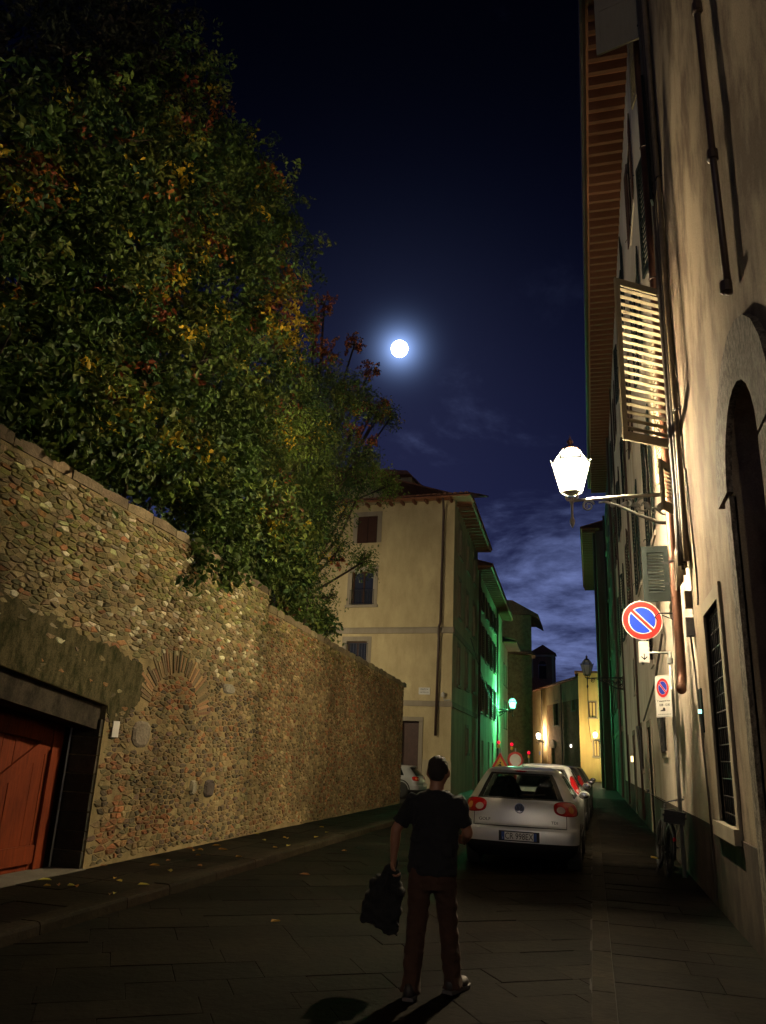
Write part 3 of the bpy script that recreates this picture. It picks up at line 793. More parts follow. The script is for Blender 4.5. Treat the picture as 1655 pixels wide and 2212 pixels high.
# rough-cast surround of the portal
for k in range(n):
    t0, t1 = PI*k/n+.0006, PI*(k+1)/n-.0006; o_ = .55; b = MB()
    b.prism([(ACY+AR*math.cos(t0), AZ+AR*math.sin(t0)), (ACY+(AR+o_)*math.cos(t0), AZ+(AR+o_)*math.sin(t0)), (ACY+(AR+o_)*math.cos(t1), AZ+(AR+o_)*math.sin(t1)), (ACY+AR*math.cos(t1), AZ+AR*math.sin(t1))], RF, -.02, .06)
    b.build('arch_stone', 'rough_cast', ra)
for a0, a1 in ((5.60, 6.15), (7.65, 7.90)):
    zz = 0.0
    while zz < AZ-.05:
        h = min(.52, AZ-zz); b = MB(); b.fbox(RF, a0, a1, zz+.0006, zz+h-.0006, -.02, .06 if a0 < 7 else .045); b.build('jamb_stone', 'rough_cast', ra); zz += h
pd = MB(); pd.fbox(RF, 6.1, 7.7, 0, 4.98, -.46, -.40); po = pd.build('portal_door', 'door_dark', ra)
for a0, a1 in ((6.2, 6.86), (6.94, 7.6)):
    for z0, z1 in ((.25, 1.2), (1.35, 2.5), (2.65, 3.9)):
        p = MB(); p.fbox(RF, a0+.06, a1-.06, z0, z1, -.398, -.37); p.build('door_panel', 'door_dark', po)
# grated window near the portal
g = MB(); s = .16
g.fbox(RF, 9.02-s, 9.02, 1.05, 3.42+s, -.03, .03); g.fbox(RF, 10.12, 10.12+s, 1.05, 3.42+s, -.03, .03); g.fbox(RF, 9.02, 10.12, 3.42, 3.42+s, -.03, .03); g.fbox(RF, 8.84, 10.30, .90, 1.05, -.2, .085)
gw_ = g.build('barred_window', 'trim_stone', ra)
blind(RF, 9.02, 10.12, 1.05, 3.42, ra)
for k in range(8):
    a = 9.02+1.10*(k+.5)/8; b = MB(); b.tube([RF.p(a, 1.06, -.04), RF.p(a, 3.41, -.04)], .011, 6); b.build('bar', 'black_iron', gw_)
for k in range(13):
    zz = 1.15+2.2*k/12; b = MB(); b.tube([RF.p(9.03, zz, -.035), RF.p(10.11, zz, -.035)], .008, 6); b.build('crossbar', 'black_iron', gw_)
# upper windows and shutters
for i, y in enumerate(winY):
    for f_, (z0, z1) in enumerate(floors):
        w = win(RF, y, y+1.15, z0, z1, ra, .17 if i < 3 else .15, True, 'plaster_pale', bars=(i < 2), proud=.005, lip=.03)
        blind(RF, y, y+1.15, z0, z1, ra, deep=.4)
        det = i < 1; ns = 22 if f_ == 0 else 20
        if i == 0:
            mt = ('pale_shutter', 'dark_shutter', 'pale_shutter')[f_]
            shutter(RF, y, z0-.04, z1+.04, (.93, .58, .86)[f_], (124, 166, 74)[f_], ra, mt, 19 if f_ == 0 else ns, True, tilt=(-22, 40, 86)[f_], mid=f_ != 0, thick=.010 if f_ == 0 else .005, solid=f_ == 2)
            shutter(RF, y+1.15, z0, z1, .58, (12, 12, 12)[f_], ra, 'dark_shutter' if f_ == 1 else mt, ns, f_ != 1, tilt=40)
        else:
            th1, th2 = [(178, 2), (171, 3), (178, 2), (177, 8), (178, 3)][(i*2+f_) % 5]
            mt = 'dark_shutter' if (i+f_) % 3 else 'brown_shutter'
            shutter(RF, y, z0, z1, .56, th1, ra, mt, ns, False, d=.024); shutter(RF, y+1.15, z0, z1, .56, th2, ra, mt, ns, False, d=.024)
        # iron shutter stays on the wall
        st_ = MB()
        for q in (-.62, 1.77):
            st_.tube([RF.p(y+q, z0+.35, .0), RF.p(y+q, z0+.35, .07), RF.p(y+q+.05, z0+.35, .09), RF.p(y+q+.04, z0+.30, .10)], .010, 5)
        st_.build('shutter_stay', 'black_iron', ra)
for i, (a0, a1, z0, z1) in enumerate(mezz):
    win(RF, a0, a1, z0, z1, ra, .09, True, 'plaster_pale', bars=False, proud=.005, lip=.03); blind(RF, a0, a1, z0, z1, ra, deep=.4)
shutter(RF, 11.74, 5.22, 6.0, .50, 150, ra, 'pale_shutter', 9, True, tilt=35)
shutter(RF, 13.48, 4.27, 5.23, .43, 88, ra, 'dark_shutter', 13, True, tilt=62)
shutter(RF, 18.38, 3.9, 4.9, .40, 165, ra, 'dark_shutter', 11, False)
for i, (a0, a1, z0, z1) in enumerate(low):
    if z0 > .5:
        w = win(RF, a0, a1, z0, z1, ra, .12, True, bars=False, proud=.006, lip=.04); blind(RF, a0, a1, z0, z1, ra, deep=.4)
        gr = MB()
        for k in range(6): a = a0+(a1-a0)*k/5; gr.tube([RF.p(a, z0-.02, .05), RF.p(a, z1+.02, .12 if k % 2 else .05)], .010, 5)
        for k in range(4): zz = z0+(z1-z0)*k/3; gr.tube([RF.p(a0, zz, .06), RF.p(a1, zz, .06)], .010, 5)
        gr.build('grille', 'black_iron', w)
    else:
        d_ = MB(); d_.fbox(RF, a0-.02, a1+.02, 0, z1+.02, -.30, -.24); do = d_.build('street_door', 'door_dark', ra)
        d_ = MB(); d_.fbox(RF, a0-.16, a0, 0, z1+.16, -.05, .026); d_.fbox(RF, a1, a1+.16, 0, z1+.16, -.05, .026); d_.fbox(RF, a0, a1, z1, z1+.16, -.05, .026); d_.build('door_surround', 'trim_stone', do)
        c = (a0+a1)/2
        for b0, b1 in ((a0+.06, c-.04), (c+.04, a1-.06)):
            for q0, q1 in ((.2, 1.1), (1.25, z1-.15)): p = MB(); p.fbox(RF, b0, b1, q0, q1, -.238, -.21); p.build('door_panel', 'door_dark', do)
# eaves: boarded soffit on rafters
OX = .98
ev = MB(); ev.fbox(RF, -6, A_END+10, EZ+.14, EZ+.20, -.3, OX); ev.build('eave_soffit', 'soffit_wood', ra)
raf = MB(); raf.prism([(0, -.13), (.11, -.13), (.11, .14), (0, .14)], Frame((0, 0, 0), (0, 1, 0), (-1, 0, 0)), 0, OX-.06); rme = raf.mesh('rafter', 'rafter_wood')
y = 6.0
while y < A_END+10:
    link('rafter', rme, ra, Matrix.Translation((RX, y, EZ))); y += .40
gu = MB(); gu.tube([RF.p(-6, EZ+.22, OX+.07), RF.p(A_END+10, EZ+.22, OX+.07)], .085, 8); gu.build('gutter', 'pipe_dark', ra)
tiled_roof(RF, -6, A_END+10, EZ+.24, OX, 1.5, 5.0, ra, .28)
# downpipes, conduits and bundled cables
p = MB(); p.tube([RF.p(12.05, EZ+.1, .12), RF.p(12.05, 3.05, .12), RF.p(12.0, 2.85, .13), RF.p(11.86, 2.70, .16), RF.p(11.66, 2.66, .18)], .068, 12)
dp = p.build('downpipe', 'pipe_copper', ra, smooth=True)
for z in (4.6, 7.0, 9.6, 12.4, 15.2):
    q = MB(); q.lathe([(.069, -.02), (.080, -.015), (.080, .015), (.069, .02)], 12, Matrix.Translation(RF.p(12.05, z, .12))); q.fbox(RF, 12.04, 12.06, z-.012, z+.012, -.02, .06); q.build('pipe_clip', 'pipe_dark', dp)
p = MB(); p.tube([RF.p(6.55, EZ, .09), RF.p(6.55, 10.2, .09), RF.p(6.62, 9.0, .09), RF.p(6.58, 7.4, .09), RF.p(6.60, 5.75, .07)], .033, 10)
dp2 = p.build('iron_pipe', 'pipe_dark', ra, smooth=True)
for z in (5.82, 7.3, 9.2, 11.6, 14.2):
    q = MB(); q.lathe([(.040, -.06), (.055, -.05), (.055, .05), (.040, .06)], 10, Matrix.Translation(RF.p(6.59, z, .09))); q.build('pipe_collar', 'pipe_dark', dp2)
cab = [(.00, .030), (.045, .022), (.085, .026), (.12, .018), (.15, .015), (.19, .022), (.225, .014), (.27, .012)]
for k, (off, r) in enumerate(cab):
    pts = []
    for i in range(26):
        z = 4.35-.02*k+(17.6-4.35)*i/25; w = .02*math.sin(z*1.7+k)+.012*math.sin(z*3.9+2*k)
        pts.append(RF.p(10.98+off*1.6+w, z, .06+.035*(k % 3)))
    p = MB(); p.tube(pts, r*1.5, 6); p.build('cable', 'cable_dark' if k % 3 != 0 else 'cable_tan', ra, smooth=True)
p = MB()
for k in range(5):
    pts = []; rr = .10+.016*k
    for i in range(13): t = PI*i/12; pts.append(RF.p(11.31-rr*math.cos(t), 4.42-(.30+.03*k)*math.sin(t), .10+.02*k))
    p.tube([RF.p(11.31-rr, 4.9, .08)]+pts+[RF.p(11.31+rr, 4.95, .08)], .010, 6)
p.build('cable_loop', 'cable_tan', ra, smooth=True)
p = MB(); p.fbox(RF, 11.22, 11.36, 3.35, 3.60, .0, .11); p.build('junction_box', 'box_plastic', ra)
p = MB(); p.fbox(RF, 11.26, 11.38, 3.75, 3.98, .0, .09); p.build('junction_box', 'cable_tan', ra)
p = MB(); p.tube([RF.p(11.30, 3.35, .05), RF.p(11.28, 2.9, .03), RF.p(11.1, 2.2, .03), RF.p(10.9, 1.2, .03), RF.p(10.86, .1, .03)], .014, 6); p.build('cable', 'cable_dark', ra)
p = MB(); p.tube([RF.p(10.7, 5.6, .02), RF.p(10.55, 4.6, .02), RF.p(10.4, 3.95, .03), RF.p(10.36, 3.7, .04), RF.p(10.42, 3.62, .04)], .012, 6); p.build('cable', 'cable_dark', ra)
p = MB()
for q in range(3): p.tube([RF.p(16.2+q*.06, 4.9, .05), RF.p(15.2+q*.06, 4.0, .07), RF.p(17.6+q*.06, 3.3, .07), RF.p(22.0+q*.06, 2.75, .07)], .02, 6)
p.build('cable_sag', 'cable_dark', ra)
for yy in (24.6, 33.6):
    p = MB(); p.tube([RF.p(yy, EZ, .05), RF.p(yy, .15, .05)], .035, 8); p.build('downpipe', 'pipe_dark', ra, smooth=True)
# lit bell push and a small window's teal reflection, made as a glowing block
p = MB(); p.fbox(RF, 29.9, 30.15, 1.72, 1.92, 0, .09); p.build('porch_light', 'door_light', ra)
p = MB(); p.fbox(RF, 11.0, 11.03, 2.30, 2.35, .02, .06); p.build('teal_reflection', 'small_teal', ra)
p = MB(); p.fbox(RF, 10.98, 11.2, 2.06, 2.62, .0, .02); p.build('meter_door', 'dark_shutter', ra)
# small house-number style tiles and hooks are too faint to read: only the iron hook remains
p = MB(); p.tube([RF.p(13.0, 3.98, 0), RF.p(13.0, 3.98, .30), RF.p(13.0, 3.92, .36), RF.p(13.0, 3.86, .32)], .012, 5); p.tube([RF.p(13.0, 3.84, 0), RF.p(13.0, 3.95, .25)], .010, 5); p.build('wall_hook', 'black_iron', ra)

# next houses on the right
rb = place('plaster_house', 'greenish-lit plaster house on the right, beyond the tall beige house', 'house', (RX, 45, 0))
ops = []
for y in (40, 44, 48, 51.5):
    for z0, z1 in ((4.6, 6.4), (8.2, 10.2), (12, 14), (15.2, 16.6)): ops.append((y, y+1.0, z0, z1))
for y in (41.5, 46.5): ops.append((y, y+1.1, 0, 2.5))
wl = MB(); wall_open(wl, RF, A_END+.004, 54, 0, EZ-.02, ops); wl.build('wall', 'plaster_far', rb)
for (a0, a1, z0, z1) in ops:
    if z0 > .5: win(RF, a0, a1, z0, z1, rb, .13, True, bars=False)
    else: blind(RF, a0, a1, z0, z1, rb, 'door_dark')
p = MB(); p.tube([RF.p(39.2, EZ-.1, .10), RF.p(39.2, .15, .10)], .06, 8); p.build('downpipe', 'pipe_dark', rb)
p = MB(); p.tube([RF.p(53.2, EZ-.1, .10), RF.p(53.2, .15, .10)], .07, 8); p.build('downpipe', 'pipe_dark', rb)
p = MB(); p.fbox(RF, A_END, 54, 3.1, 3.3, 0, .06); p.build('string_course', 'trim_stone', rb)

R3 = Frame((.75, 0, 0), (0, 1, 0), (-1, 0, 0))
rc = place('projecting_house', 'dark plaster house with wide brown eaves, farther along the right side', 'house', (.75, 64, 0))
ops = []
for y in (57, 61, 65, 69):
    for z0, z1 in ((4.4, 6.2), (8.0, 10.0), (12, 14)): ops.append((y, y+1.0, z0, z1))
wl = MB(); wall_open(wl, R3, 54.0, 73.5, 0, 17.3, ops); wl.build('wall', 'plaster_far', rc)
for (a0, a1, z0, z1) in ops: win(R3, a0, a1, z0, z1, rc, .13, True, bars=False)
p = MB(); p.fbox(R3, 53.8, 73.7, 17.4, 17.48, -.3, 1.0); p.build('eave_soffit', 'soffit_wood', rc)
for k in range(40):
    link('rafter', rme, rc, Matrix.Translation((.75, 53.9+k*.5, 17.27)))
tiled_roof(R3, 53.8, 73.7, 17.5, 1.0, 1.5, 5, rc, .3)
p = MB(); p.tube([R3.p(54.3, 17.3, .12), R3.p(54.3, .1, .12)], .10, 8); p.build('downpipe', 'pipe_dark', rc)

# yellow house end, lit by its own lantern
yh = place('yellow_house', 'narrow bright yellow house front at the far right end of the street', 'house', (.3, 75, 0))
YF = Frame((-1.05, 75.0, 0), (1, 0, 0), (0, -1, 0))
wl = MB(); wall_open(wl, YF, 0, 2.6, 0, 9.6, [(1.2, 1.7, 2.2, 3.6), (.9, 1.5, 5.6, 7.0)]); wl.build('wall', 'plaster_ochre', yh)
win(YF, 1.2, 1.7, 2.2, 3.6, yh, .1, True, bars=False); win(YF, .9, 1.5, 5.6, 7.0, yh, .1, True, bars=False)
p = MB(); p.prism([(-.3, 9.6), (2.8, 9.6), (2.8, 9.75), (-.3, 9.75)], YF, -5, .5); p.build('roof', 'roof_tile', yh)
p = MB(); p.tube([YF.p(.85, 9.5, .06), YF.p(.85, 5.0, .06), YF.p(1.0, 3.4, .06)], .035, 6); p.build('downpipe', 'pipe_dark', yh)
p = MB(); p.box(-.85, 1.5, 75.2, 82, 0, 9.5); p.build('side_wall', 'plaster_ochre', yh)

# long wall of the bend: brick and plaster house closing the view
P0, P1 = Vector((-0.9, 76.5, 0)), Vector((-7.2, 96.0, 0)); uu = (P1-P0).normalized(); nn_ = Vector((-uu.y, uu.x, 0))
if nn_.y > 0: nn_ = -nn_
BF = Frame(P0, uu, nn_); BL = (P1-P0).length
bh = place('bend_house', 'low brick and plaster house closing the street where it bends left', 'house', tuple(P0))
ops = [(7.6, 9.4, 5.2, 7.6), (15.2, 16.6, 3.6, 6.6), (9.2, 10.6, 0, 2.9), (1.9, 2.8, 6.4, 8.8)]
wl = MB(); wall_open(wl, BF, 0, BL, 0, 9.3, ops); wl.build('wall', 'plaster_orange', bh)
blind(BF, 9.2, 10.6, 0, 2.9, bh, 'door_dark')
for o_ in ops[:2]+ops[3:]: win(BF, *o_, bh, .15, True, bars=False)
p = MB(); p.fbox(BF, 12.2, BL, 0, 9.28, 0, .03); p.fbox(BF, 0, 12.2, 7.4, 9.28, 0, .03); p.build('plaster_skin', 'plaster_yellow', bh)
p = MB(); p.prism([(9.0+.9*math.cos(PI*k/8)+.9, 2.9+.9*math.sin(PI*k/8)) for k in range(9)], BF, 0, .12); p.build('door_hood', 'trim_stone', bh)
p = MB(); p.fbox(BF, -.2, BL+.2, 9.3, 9.42, -4, .45); p.build('eave', 'roof_tile', bh)
for a in (6.2, 14.0):
    p = MB(); p.tube([BF.p(a, 9.2, .1), BF.p(a, .3, .1)], .06, 6); p.build('downpipe', 'pipe_dark', bh)
p = MB(); p.fbox(BF, 15.2, 15.7, 2.2, 2.6, .03, .06); p.build('wall_plate', 'plate_blue', bh)
p = MB(); p.ell(BF.p(3.2, 3.1, .1), (.10, .10, .16), 6, 5); p.build('bell_lamp', 'small_white', bh)

# ================================================================== LEFT ROW beyond the garden wall
C0 = Vector((-5.92, 34.24, 0)); a1_ = R(1.6)
US = Vector((-math.sin(a1_), math.cos(a1_), 0)); NS = Vector((math.cos(a1_), math.sin(a1_), 0))
SF = Frame(C0, US, NS)                                   # street side of the left row
af = R(4); UFr = Vector((-math.cos(af), math.sin(af), 0)); NFr = Vector((-math.sin(af), -math.cos(af), 0))
FF = Frame(C0, UFr, NFr)                                 # front of the corner house
ch = place('corner_house', 'yellow plaster corner house with dark downpipe beyond the garden wall', 'house', tuple(C0))
HZ = 13.3
fo = [(3.86, 4.90, 11.36, 12.72), (3.93, 5.03, 8.30, 9.95), (4.10, 5.12, 5.25, 6.58), (1.45, 2.30, 0.0, 3.04), (9.0, 10.0, 8.3, 9.9), (9.0, 10.0, 11.3, 12.7), (9.0, 10.0, 5.2, 6.6)]
wl = MB(); wall_open(wl, FF, 0, 14, 0, HZ, fo, cap0=False); wl.build('front_wall', 'plaster_yellow', ch)
so_ = [(1.6, 2.5, 11.0, 12.5), (1.6, 2.5, 8.0, 9.8), (1.6, 2.5, 4.8, 6.6), (4.6, 5.6, 11.0, 12.5), (4.6, 5.6, 8.0, 9.8), (4.6, 5.6, 4.9, 6.8), (5.2, 6.0, 1.8, 3.0), (7.6, 8.6, 11.0, 12.5), (7.6, 8.6, 8, 9.8), (7.6, 8.6, 5, 6.8), (8.0, 9.0, 0, 2.6)]
wl = MB(); wall_open(wl, SF, 0.0, 9.9, 0, HZ-.004, so_, cap0=False); wl.build('side_wall', 'plaster_grey', ch)
for o_ in fo:
    if o_[2] == 0: blind(FF, *o_, ch, 'door_dark', .2)
    elif o_[0] < 6 and o_[2] > 10:
        w = win(FF, *o_, ch, .22, False, 'trim_stone')
        for b0, b1 in ((o_[0], (o_[0]+o_[1])/2-.01), ((o_[0]+o_[1])/2+.01, o_[1])):
            p = MB(); p.fbox(FF, b0, b1, o_[2], o_[3], -.08, -.04); p.build('closed_shutter', 'brown_shutter', w)
    else:
        w = win(FF, *o_, ch, .22, True, 'trim_stone', bars=False)
        if o_[0] < 6:
            gr = MB(); zt = o_[2]+.72 if o_[2] > 7 else o_[3]-.1
            for k in range(9): a = o_[0]-.05+(o_[1]-o_[0]+.1)*k/8; gr.tube([FF.p(a, o_[2]+.02, .05), FF.p(a, zt, .05)], .012, 5)
            for z in (o_[2]+.06, zt): gr.tube([FF.p(o_[0]-.08, z, .05), FF.p(o_[1]+.08, z, .05)], .014, 5)
            gr.build('railing', 'black_iron', w)
            cu_ = MB()
            for q in (.2, .62): cu_.fbox(FF, o_[0]+q, o_[0]+q+.24, o_[2]+.1, o_[3]-.2, -.26, -.24)
            cu_.build('curtain', 'box_plastic', w)
for o_ in so_:
    if o_[2] == 0: blind(SF, *o_, ch, 'door_dark', .2)
    else: win(SF, *o_, ch, .16, True, 'trim_stone', bars=False)
dsur = MB(); dsur.fbox(FF, 1.27, 1.45, 0, 3.22, -.05, .04); dsur.fbox(FF, 2.30, 2.48, 0, 3.22, -.05, .04); dsur.fbox(FF, 1.45, 2.30, 3.04, 3.22, -.05, .04); dsur.build('door_surround', 'trim_stone', ch)
b_ = MB(); b_.fbox(FF, -.05, 14, 6.93, 7.16, -.02, .10); b_.fbox(FF, -.07, 14, 7.16, 7.20, -.02, .14); b_.build('string_course', 'trim_stone', ch)
b_ = MB(); b_.fbox(FF, -.035, 14, 3.69, 3.93, -.02, .05); b_.build('string_course', 'trim_stone', ch)
b_ = MB(); b_.fbox(SF, .05, 9.9, 6.93, 7.18, -.02, .09); b_.fbox(SF, .04, 9.9, 3.69, 3.93, -.02, .045); b_.build('string_course', 'trim_stone', ch)
b_ = MB(); b_.fbox(FF, -.03, 1.25, 0, 1.43, -.02, .03); b_.fbox(FF, 2.5, 14, 0, 1.43, -.02, .03); b_.fbox(SF, .03, 7.9, 0, 1.43, -.02, .028); b_.build('socle', 'plaster_grey', ch)
p = MB(); p.tube([FF.p(.50, HZ+.1, .45), FF.p(.50, HZ-.12, .30), FF.p(.52, HZ-.55, .10), FF.p(.56, 7.4, .10), FF.p(.60, 7.2, .2), FF.p(.62, 6.9, .16), FF.p(.62, 6.7, .10), FF.p(.68, 2.45, .10)], .058, 8); p.build('downpipe', 'pipe_dark', ch, smooth=True)
p = MB(); p.ell(FF.p(.36, 4.20, .10), (.09, .09, .13), 8, 6); p.tube([FF.p(.34, 4.05, .07), FF.p(.30, 3.96, .07), FF.p(.05, 3.99, .07)], .03, 6); p.build('alarm_sounder', 'box_plastic', ch)
# street-name plaque
p = MB(); p.fbox(FF, .99, 1.51, 4.20, 4.50, 0, .03); pq = p.build('street_plaque', 'marble', ch)
text_mesh('PIAZZA', .105, 'sign_black', 'plaque_lettering', FF, 1.25, 4.42, .032, parent=pq, flip=True)
text_mesh("DEI MOZZI", .085, 'sign_black', 'plaque_lettering', FF, 1.25, 4.29, .032, parent=pq, flip=True)
# eaves and roof
E_ = MB(); E_.fbox(FF, -.85, 14.3, HZ, HZ+.07, -.5, .55); E_.fbox(SF, .6, 9.9, HZ+.002, HZ+.068, -.5, .80); E_.build('eave_board', 'soffit_wood', ch)
for k in range(24):
    b_ = MB(); b_.fbox(FF, .1+k*.6, .2+k*.6, HZ-.14, HZ-.002, -.1, .48); b_.build('rafter', 'rafter_wood', ch)
for k in range(15):
    b_ = MB(); b_.fbox(SF, .7+k*.6, .8+k*.6, HZ-.16, HZ-.002, -.1, .72); b_.build('rafter', 'rafter_wood', ch)
tiled_roof(FF, -.8, 14.2, HZ+.08, .55, 1.5, 5, ch, .26)
tiled_roof(SF, .3, 9.9, HZ+.085, .82, 1.5, 5, ch, .30)
# raised attic block behind
ab = place('attic_block', 'small plaster attic block rising behind the corner house roof', 'attic', (-11, 42, 0))
AF = Frame((-9.9, 42, 0), (-1, 0, 0), (0, -1, 0))
wl = MB(); wall_open(wl, AF, 0, 6, 10, 17.5, [(.15, .75, 16.3, 17.2)]); wl.build('wall', 'plaster_yellow', ab)
b_ = MB(); b_.prism([(-.9, 16.5), (-.9, 16.62), (.2, 17.75), (6.3, 18.4), (6.3, 17.5), (.0, 17.52)], AF, -6, .5); b_.build('roof', 'roof_tile', ab)
win(AF, .15, .75, 16.3, 17.2, ab, .06, False, bars=False)

# green-lit house
gh = place('green_lit_house', 'tall plaster house washed in green light from the wall lantern', 'house', tuple(SF.p(15, 0)))
ops = []
for a in (11.4, 14.6, 17.6, 20.4):
    for z0, z1 in ((4.2, 6.1), (7.4, 9.3), (10.2, 11.4)): ops.append((a, a+.95, z0, z1))
ops += [(12.6, 13.7, 0, 2.6), (16.4, 17.4, 0, 2.6), (19.2, 20.2, 0, 2.6)]
wl = MB(); wall_open(wl, SF, 9.904, 28, 0, 12.4, ops); wl.build('wall', 'plaster_green', gh)
for o_ in ops:
    if o_[2] == 0: blind(SF, *o_, gh, 'door_dark', .2)
    else:
        win(SF, *o_, gh, .13, True, 'trim_stone', bars=False)
        shutter(SF, o_[0], o_[2], o_[3], .45, 172, gh, 'brown_shutter', 12, False); shutter(SF, o_[1], o_[2], o_[3], .45, 8, gh, 'brown_shutter', 12, False)
for a in (10.1, 22.2):
    p = MB(); p.tube([SF.p(a, 12.3, .12), SF.p(a, .2, .12)], .07, 8); p.build('downpipe', 'pipe_dark', gh)
p = MB(); p.tube([SF.p(6+a*1.0, 7.6-2.6*(a/16)-.5*math.sin(PI*a/16), .10) for a in range(17)], .025, 6); p.build('cable', 'cable_dark', gh)
p = MB(); p.fbox(SF, 9.9, 28.3, 12.4, 12.5, -.5, .85); p.build('eave_board', 'soffit_wood', gh)
for k in range(30):
    b_ = MB(); b_.fbox(SF, 10+k*.6, 10.1+k*.6, 12.24, 12.398, -.1, .78); b_.build('rafter', 'rafter_wood', gh)
tiled_roof(SF, 9.9, 28.3, 12.52, .85, 1.5, 5, gh, .32)
p = MB(); p.box(-.3, .3, -.3, .3, 0, 1.6, Matrix.Translation(SF.p(27, 13.2, -1.8))); p.box(-.36, .36, -.36, .36, 1.6, 1.7, Matrix.Translation(SF.p(27, 13.2, -1.8))); p.build('chimney', 'tower_brick', gh)
# narrower house past the lantern
nh = place('narrow_house', 'shadowed house with drooping dark eaves past the green-lit house', 'house', tuple(SF.p(31, 0)))
ops = [(29.2, 30.0, 4, 6), (31.4, 32.2, 4, 6), (29.2, 30.0, 7.4, 9), (31.4, 32.2, 7.4, 9)]
wl = MB(); wall_open(wl, SF, 28.004, 33.5, 0, 10.6, ops); wl.build('wall', 'plaster_green', nh)
for o_ in ops: win(SF, *o_, nh, .13, True, 'trim_stone', bars=False)
p = MB(); p.fbox(SF, 28.3, 33.9, 10.6, 10.7, -.5, 1.1); p.build('eave_board', 'rafter_wood', nh)
tiled_roof(SF, 28.3, 33.9, 10.72, 1.1, 1.5, 5, nh, .32)
# big dark house at the bend
dh = place('bend_palace', 'big dark brown house standing where the street bends, before the tower', 'house', (-7, 86, 0))
DF = Frame((-6.05, 86, 0), (-1, 0, 0), (0, -1, 0))
ops = [(.35, .85, 3.6, 5.4), (.35, .85, 7, 8.6)]
wl = MB(); wall_open(wl, DF, 0, 8, 0, 13.0, ops, cap0=False); wl.build('wall', 'plaster_dark', dh)
for o_ in ops: win(DF, *o_, dh, .12, True, 'trim_stone', bars=False)
DS = Frame((-6.05, 86, 0), (-.30, .954, 0), (.954, .30, 0))
wl = MB(); wall_open(wl, DS, 0.004, 14, 0, 17.0, [(1.2, 2.0, 13.7, 15.3), (4, 4.8, 13.7, 15.3)]); wl.build('side_wall', 'plaster_orange', dh)
win(DS, 1.2, 2.0, 13.7, 15.3, dh, .12, True, bars=False); win(DS, 4, 4.8, 13.7, 15.3, dh, .12, True, bars=False)
p = MB(); wall_open(p, DF, .0, 8, 13.004, 17.0, [(.5, 1.1, 13.9, 15.4)], cap0=False); p.build('upper_wall', 'plaster_orange', dh)
p = MB(); p.prism([(-.9, 16.5), (-.8, 17.0), (2.0, 18.6), (8.5, 19.2), (8.5, 17.004), (0, 17.004)], DF, -8, .6); p.build('roof', 'roof_tile', dh)
p = MB(); p.prism([(-.4, 12.4), (-.3, 12.75), (8, 13.2), (8, 13.0), (-.05, 12.5)], DF, .02, 1.4); p.build('lower_eave', 'roof_tile', dh)
# bell tower
tw = place('bell_tower', 'square brick bell tower with low pyramid roof behind the bend', 'tower', (-7.5, 140, 0))
tx0, tx1, ty0, ty1 = -9.9, -5.9, 138, 142
TF = Frame((tx1, ty0, 0), (-1, 0, 0), (0, -1, 0))
wl = MB(); wall_open(wl, TF, 0, 4, 0, 19.6, [(1.35, 2.65, 15.2, 17.6)]); wl.build('wall', 'tower_brick', tw)
p = MB(); p.prism([(2.0+.65*math.cos(PI*k/8), 17.6+.65*math.sin(PI*k/8)) for k in range(9)], TF, 0, .04); p.fbox(TF, 1.35, 2.65, 15.2, 17.6, -.5, -.4); p.build('belfry_opening', 'dark_void', tw)
p = MB(); p.fbox(TF, -.15, 4.15, 19.0, 19.3, -4.1, .15); p.fbox(TF, 3.6, 3.98, 6, 19.0, .002, .06); p.fbox(TF, .02, .4, 6, 19.0, .002, .06); p.build('cornice', 'trim_stone', tw)
p = MB(); c = (tx0+tx1)/2, (ty0+ty1)/2; p.add([(tx0-.35, ty0-.35, 19.6), (tx1+.35, ty0-.35, 19.6), (tx1+.35, ty1+.35, 19.6), (tx0-.35, ty1+.35, 19.6), (c[0], c[1], 21.4)], [(0, 1, 4), (1, 2, 4), (2, 3, 4), (3, 0, 4), (3, 2, 1, 0)]); p.build('roof', 'roof_tile', tw)
# church nave roof under the tower
cn = place('church_nave', 'dark church roof sloping below the bell tower', 'church', (-4, 130, 0))
p = MB(); p.prism([(-5, 0), (6, 0), (6, 12.0), (3.2, 13.6), (-5, 9.0)], Frame((-4.6, 118, 0), (-1, 0, 0), (0, -1, 0)), -18, 0); p.build('nave', 'roof_tile', cn)
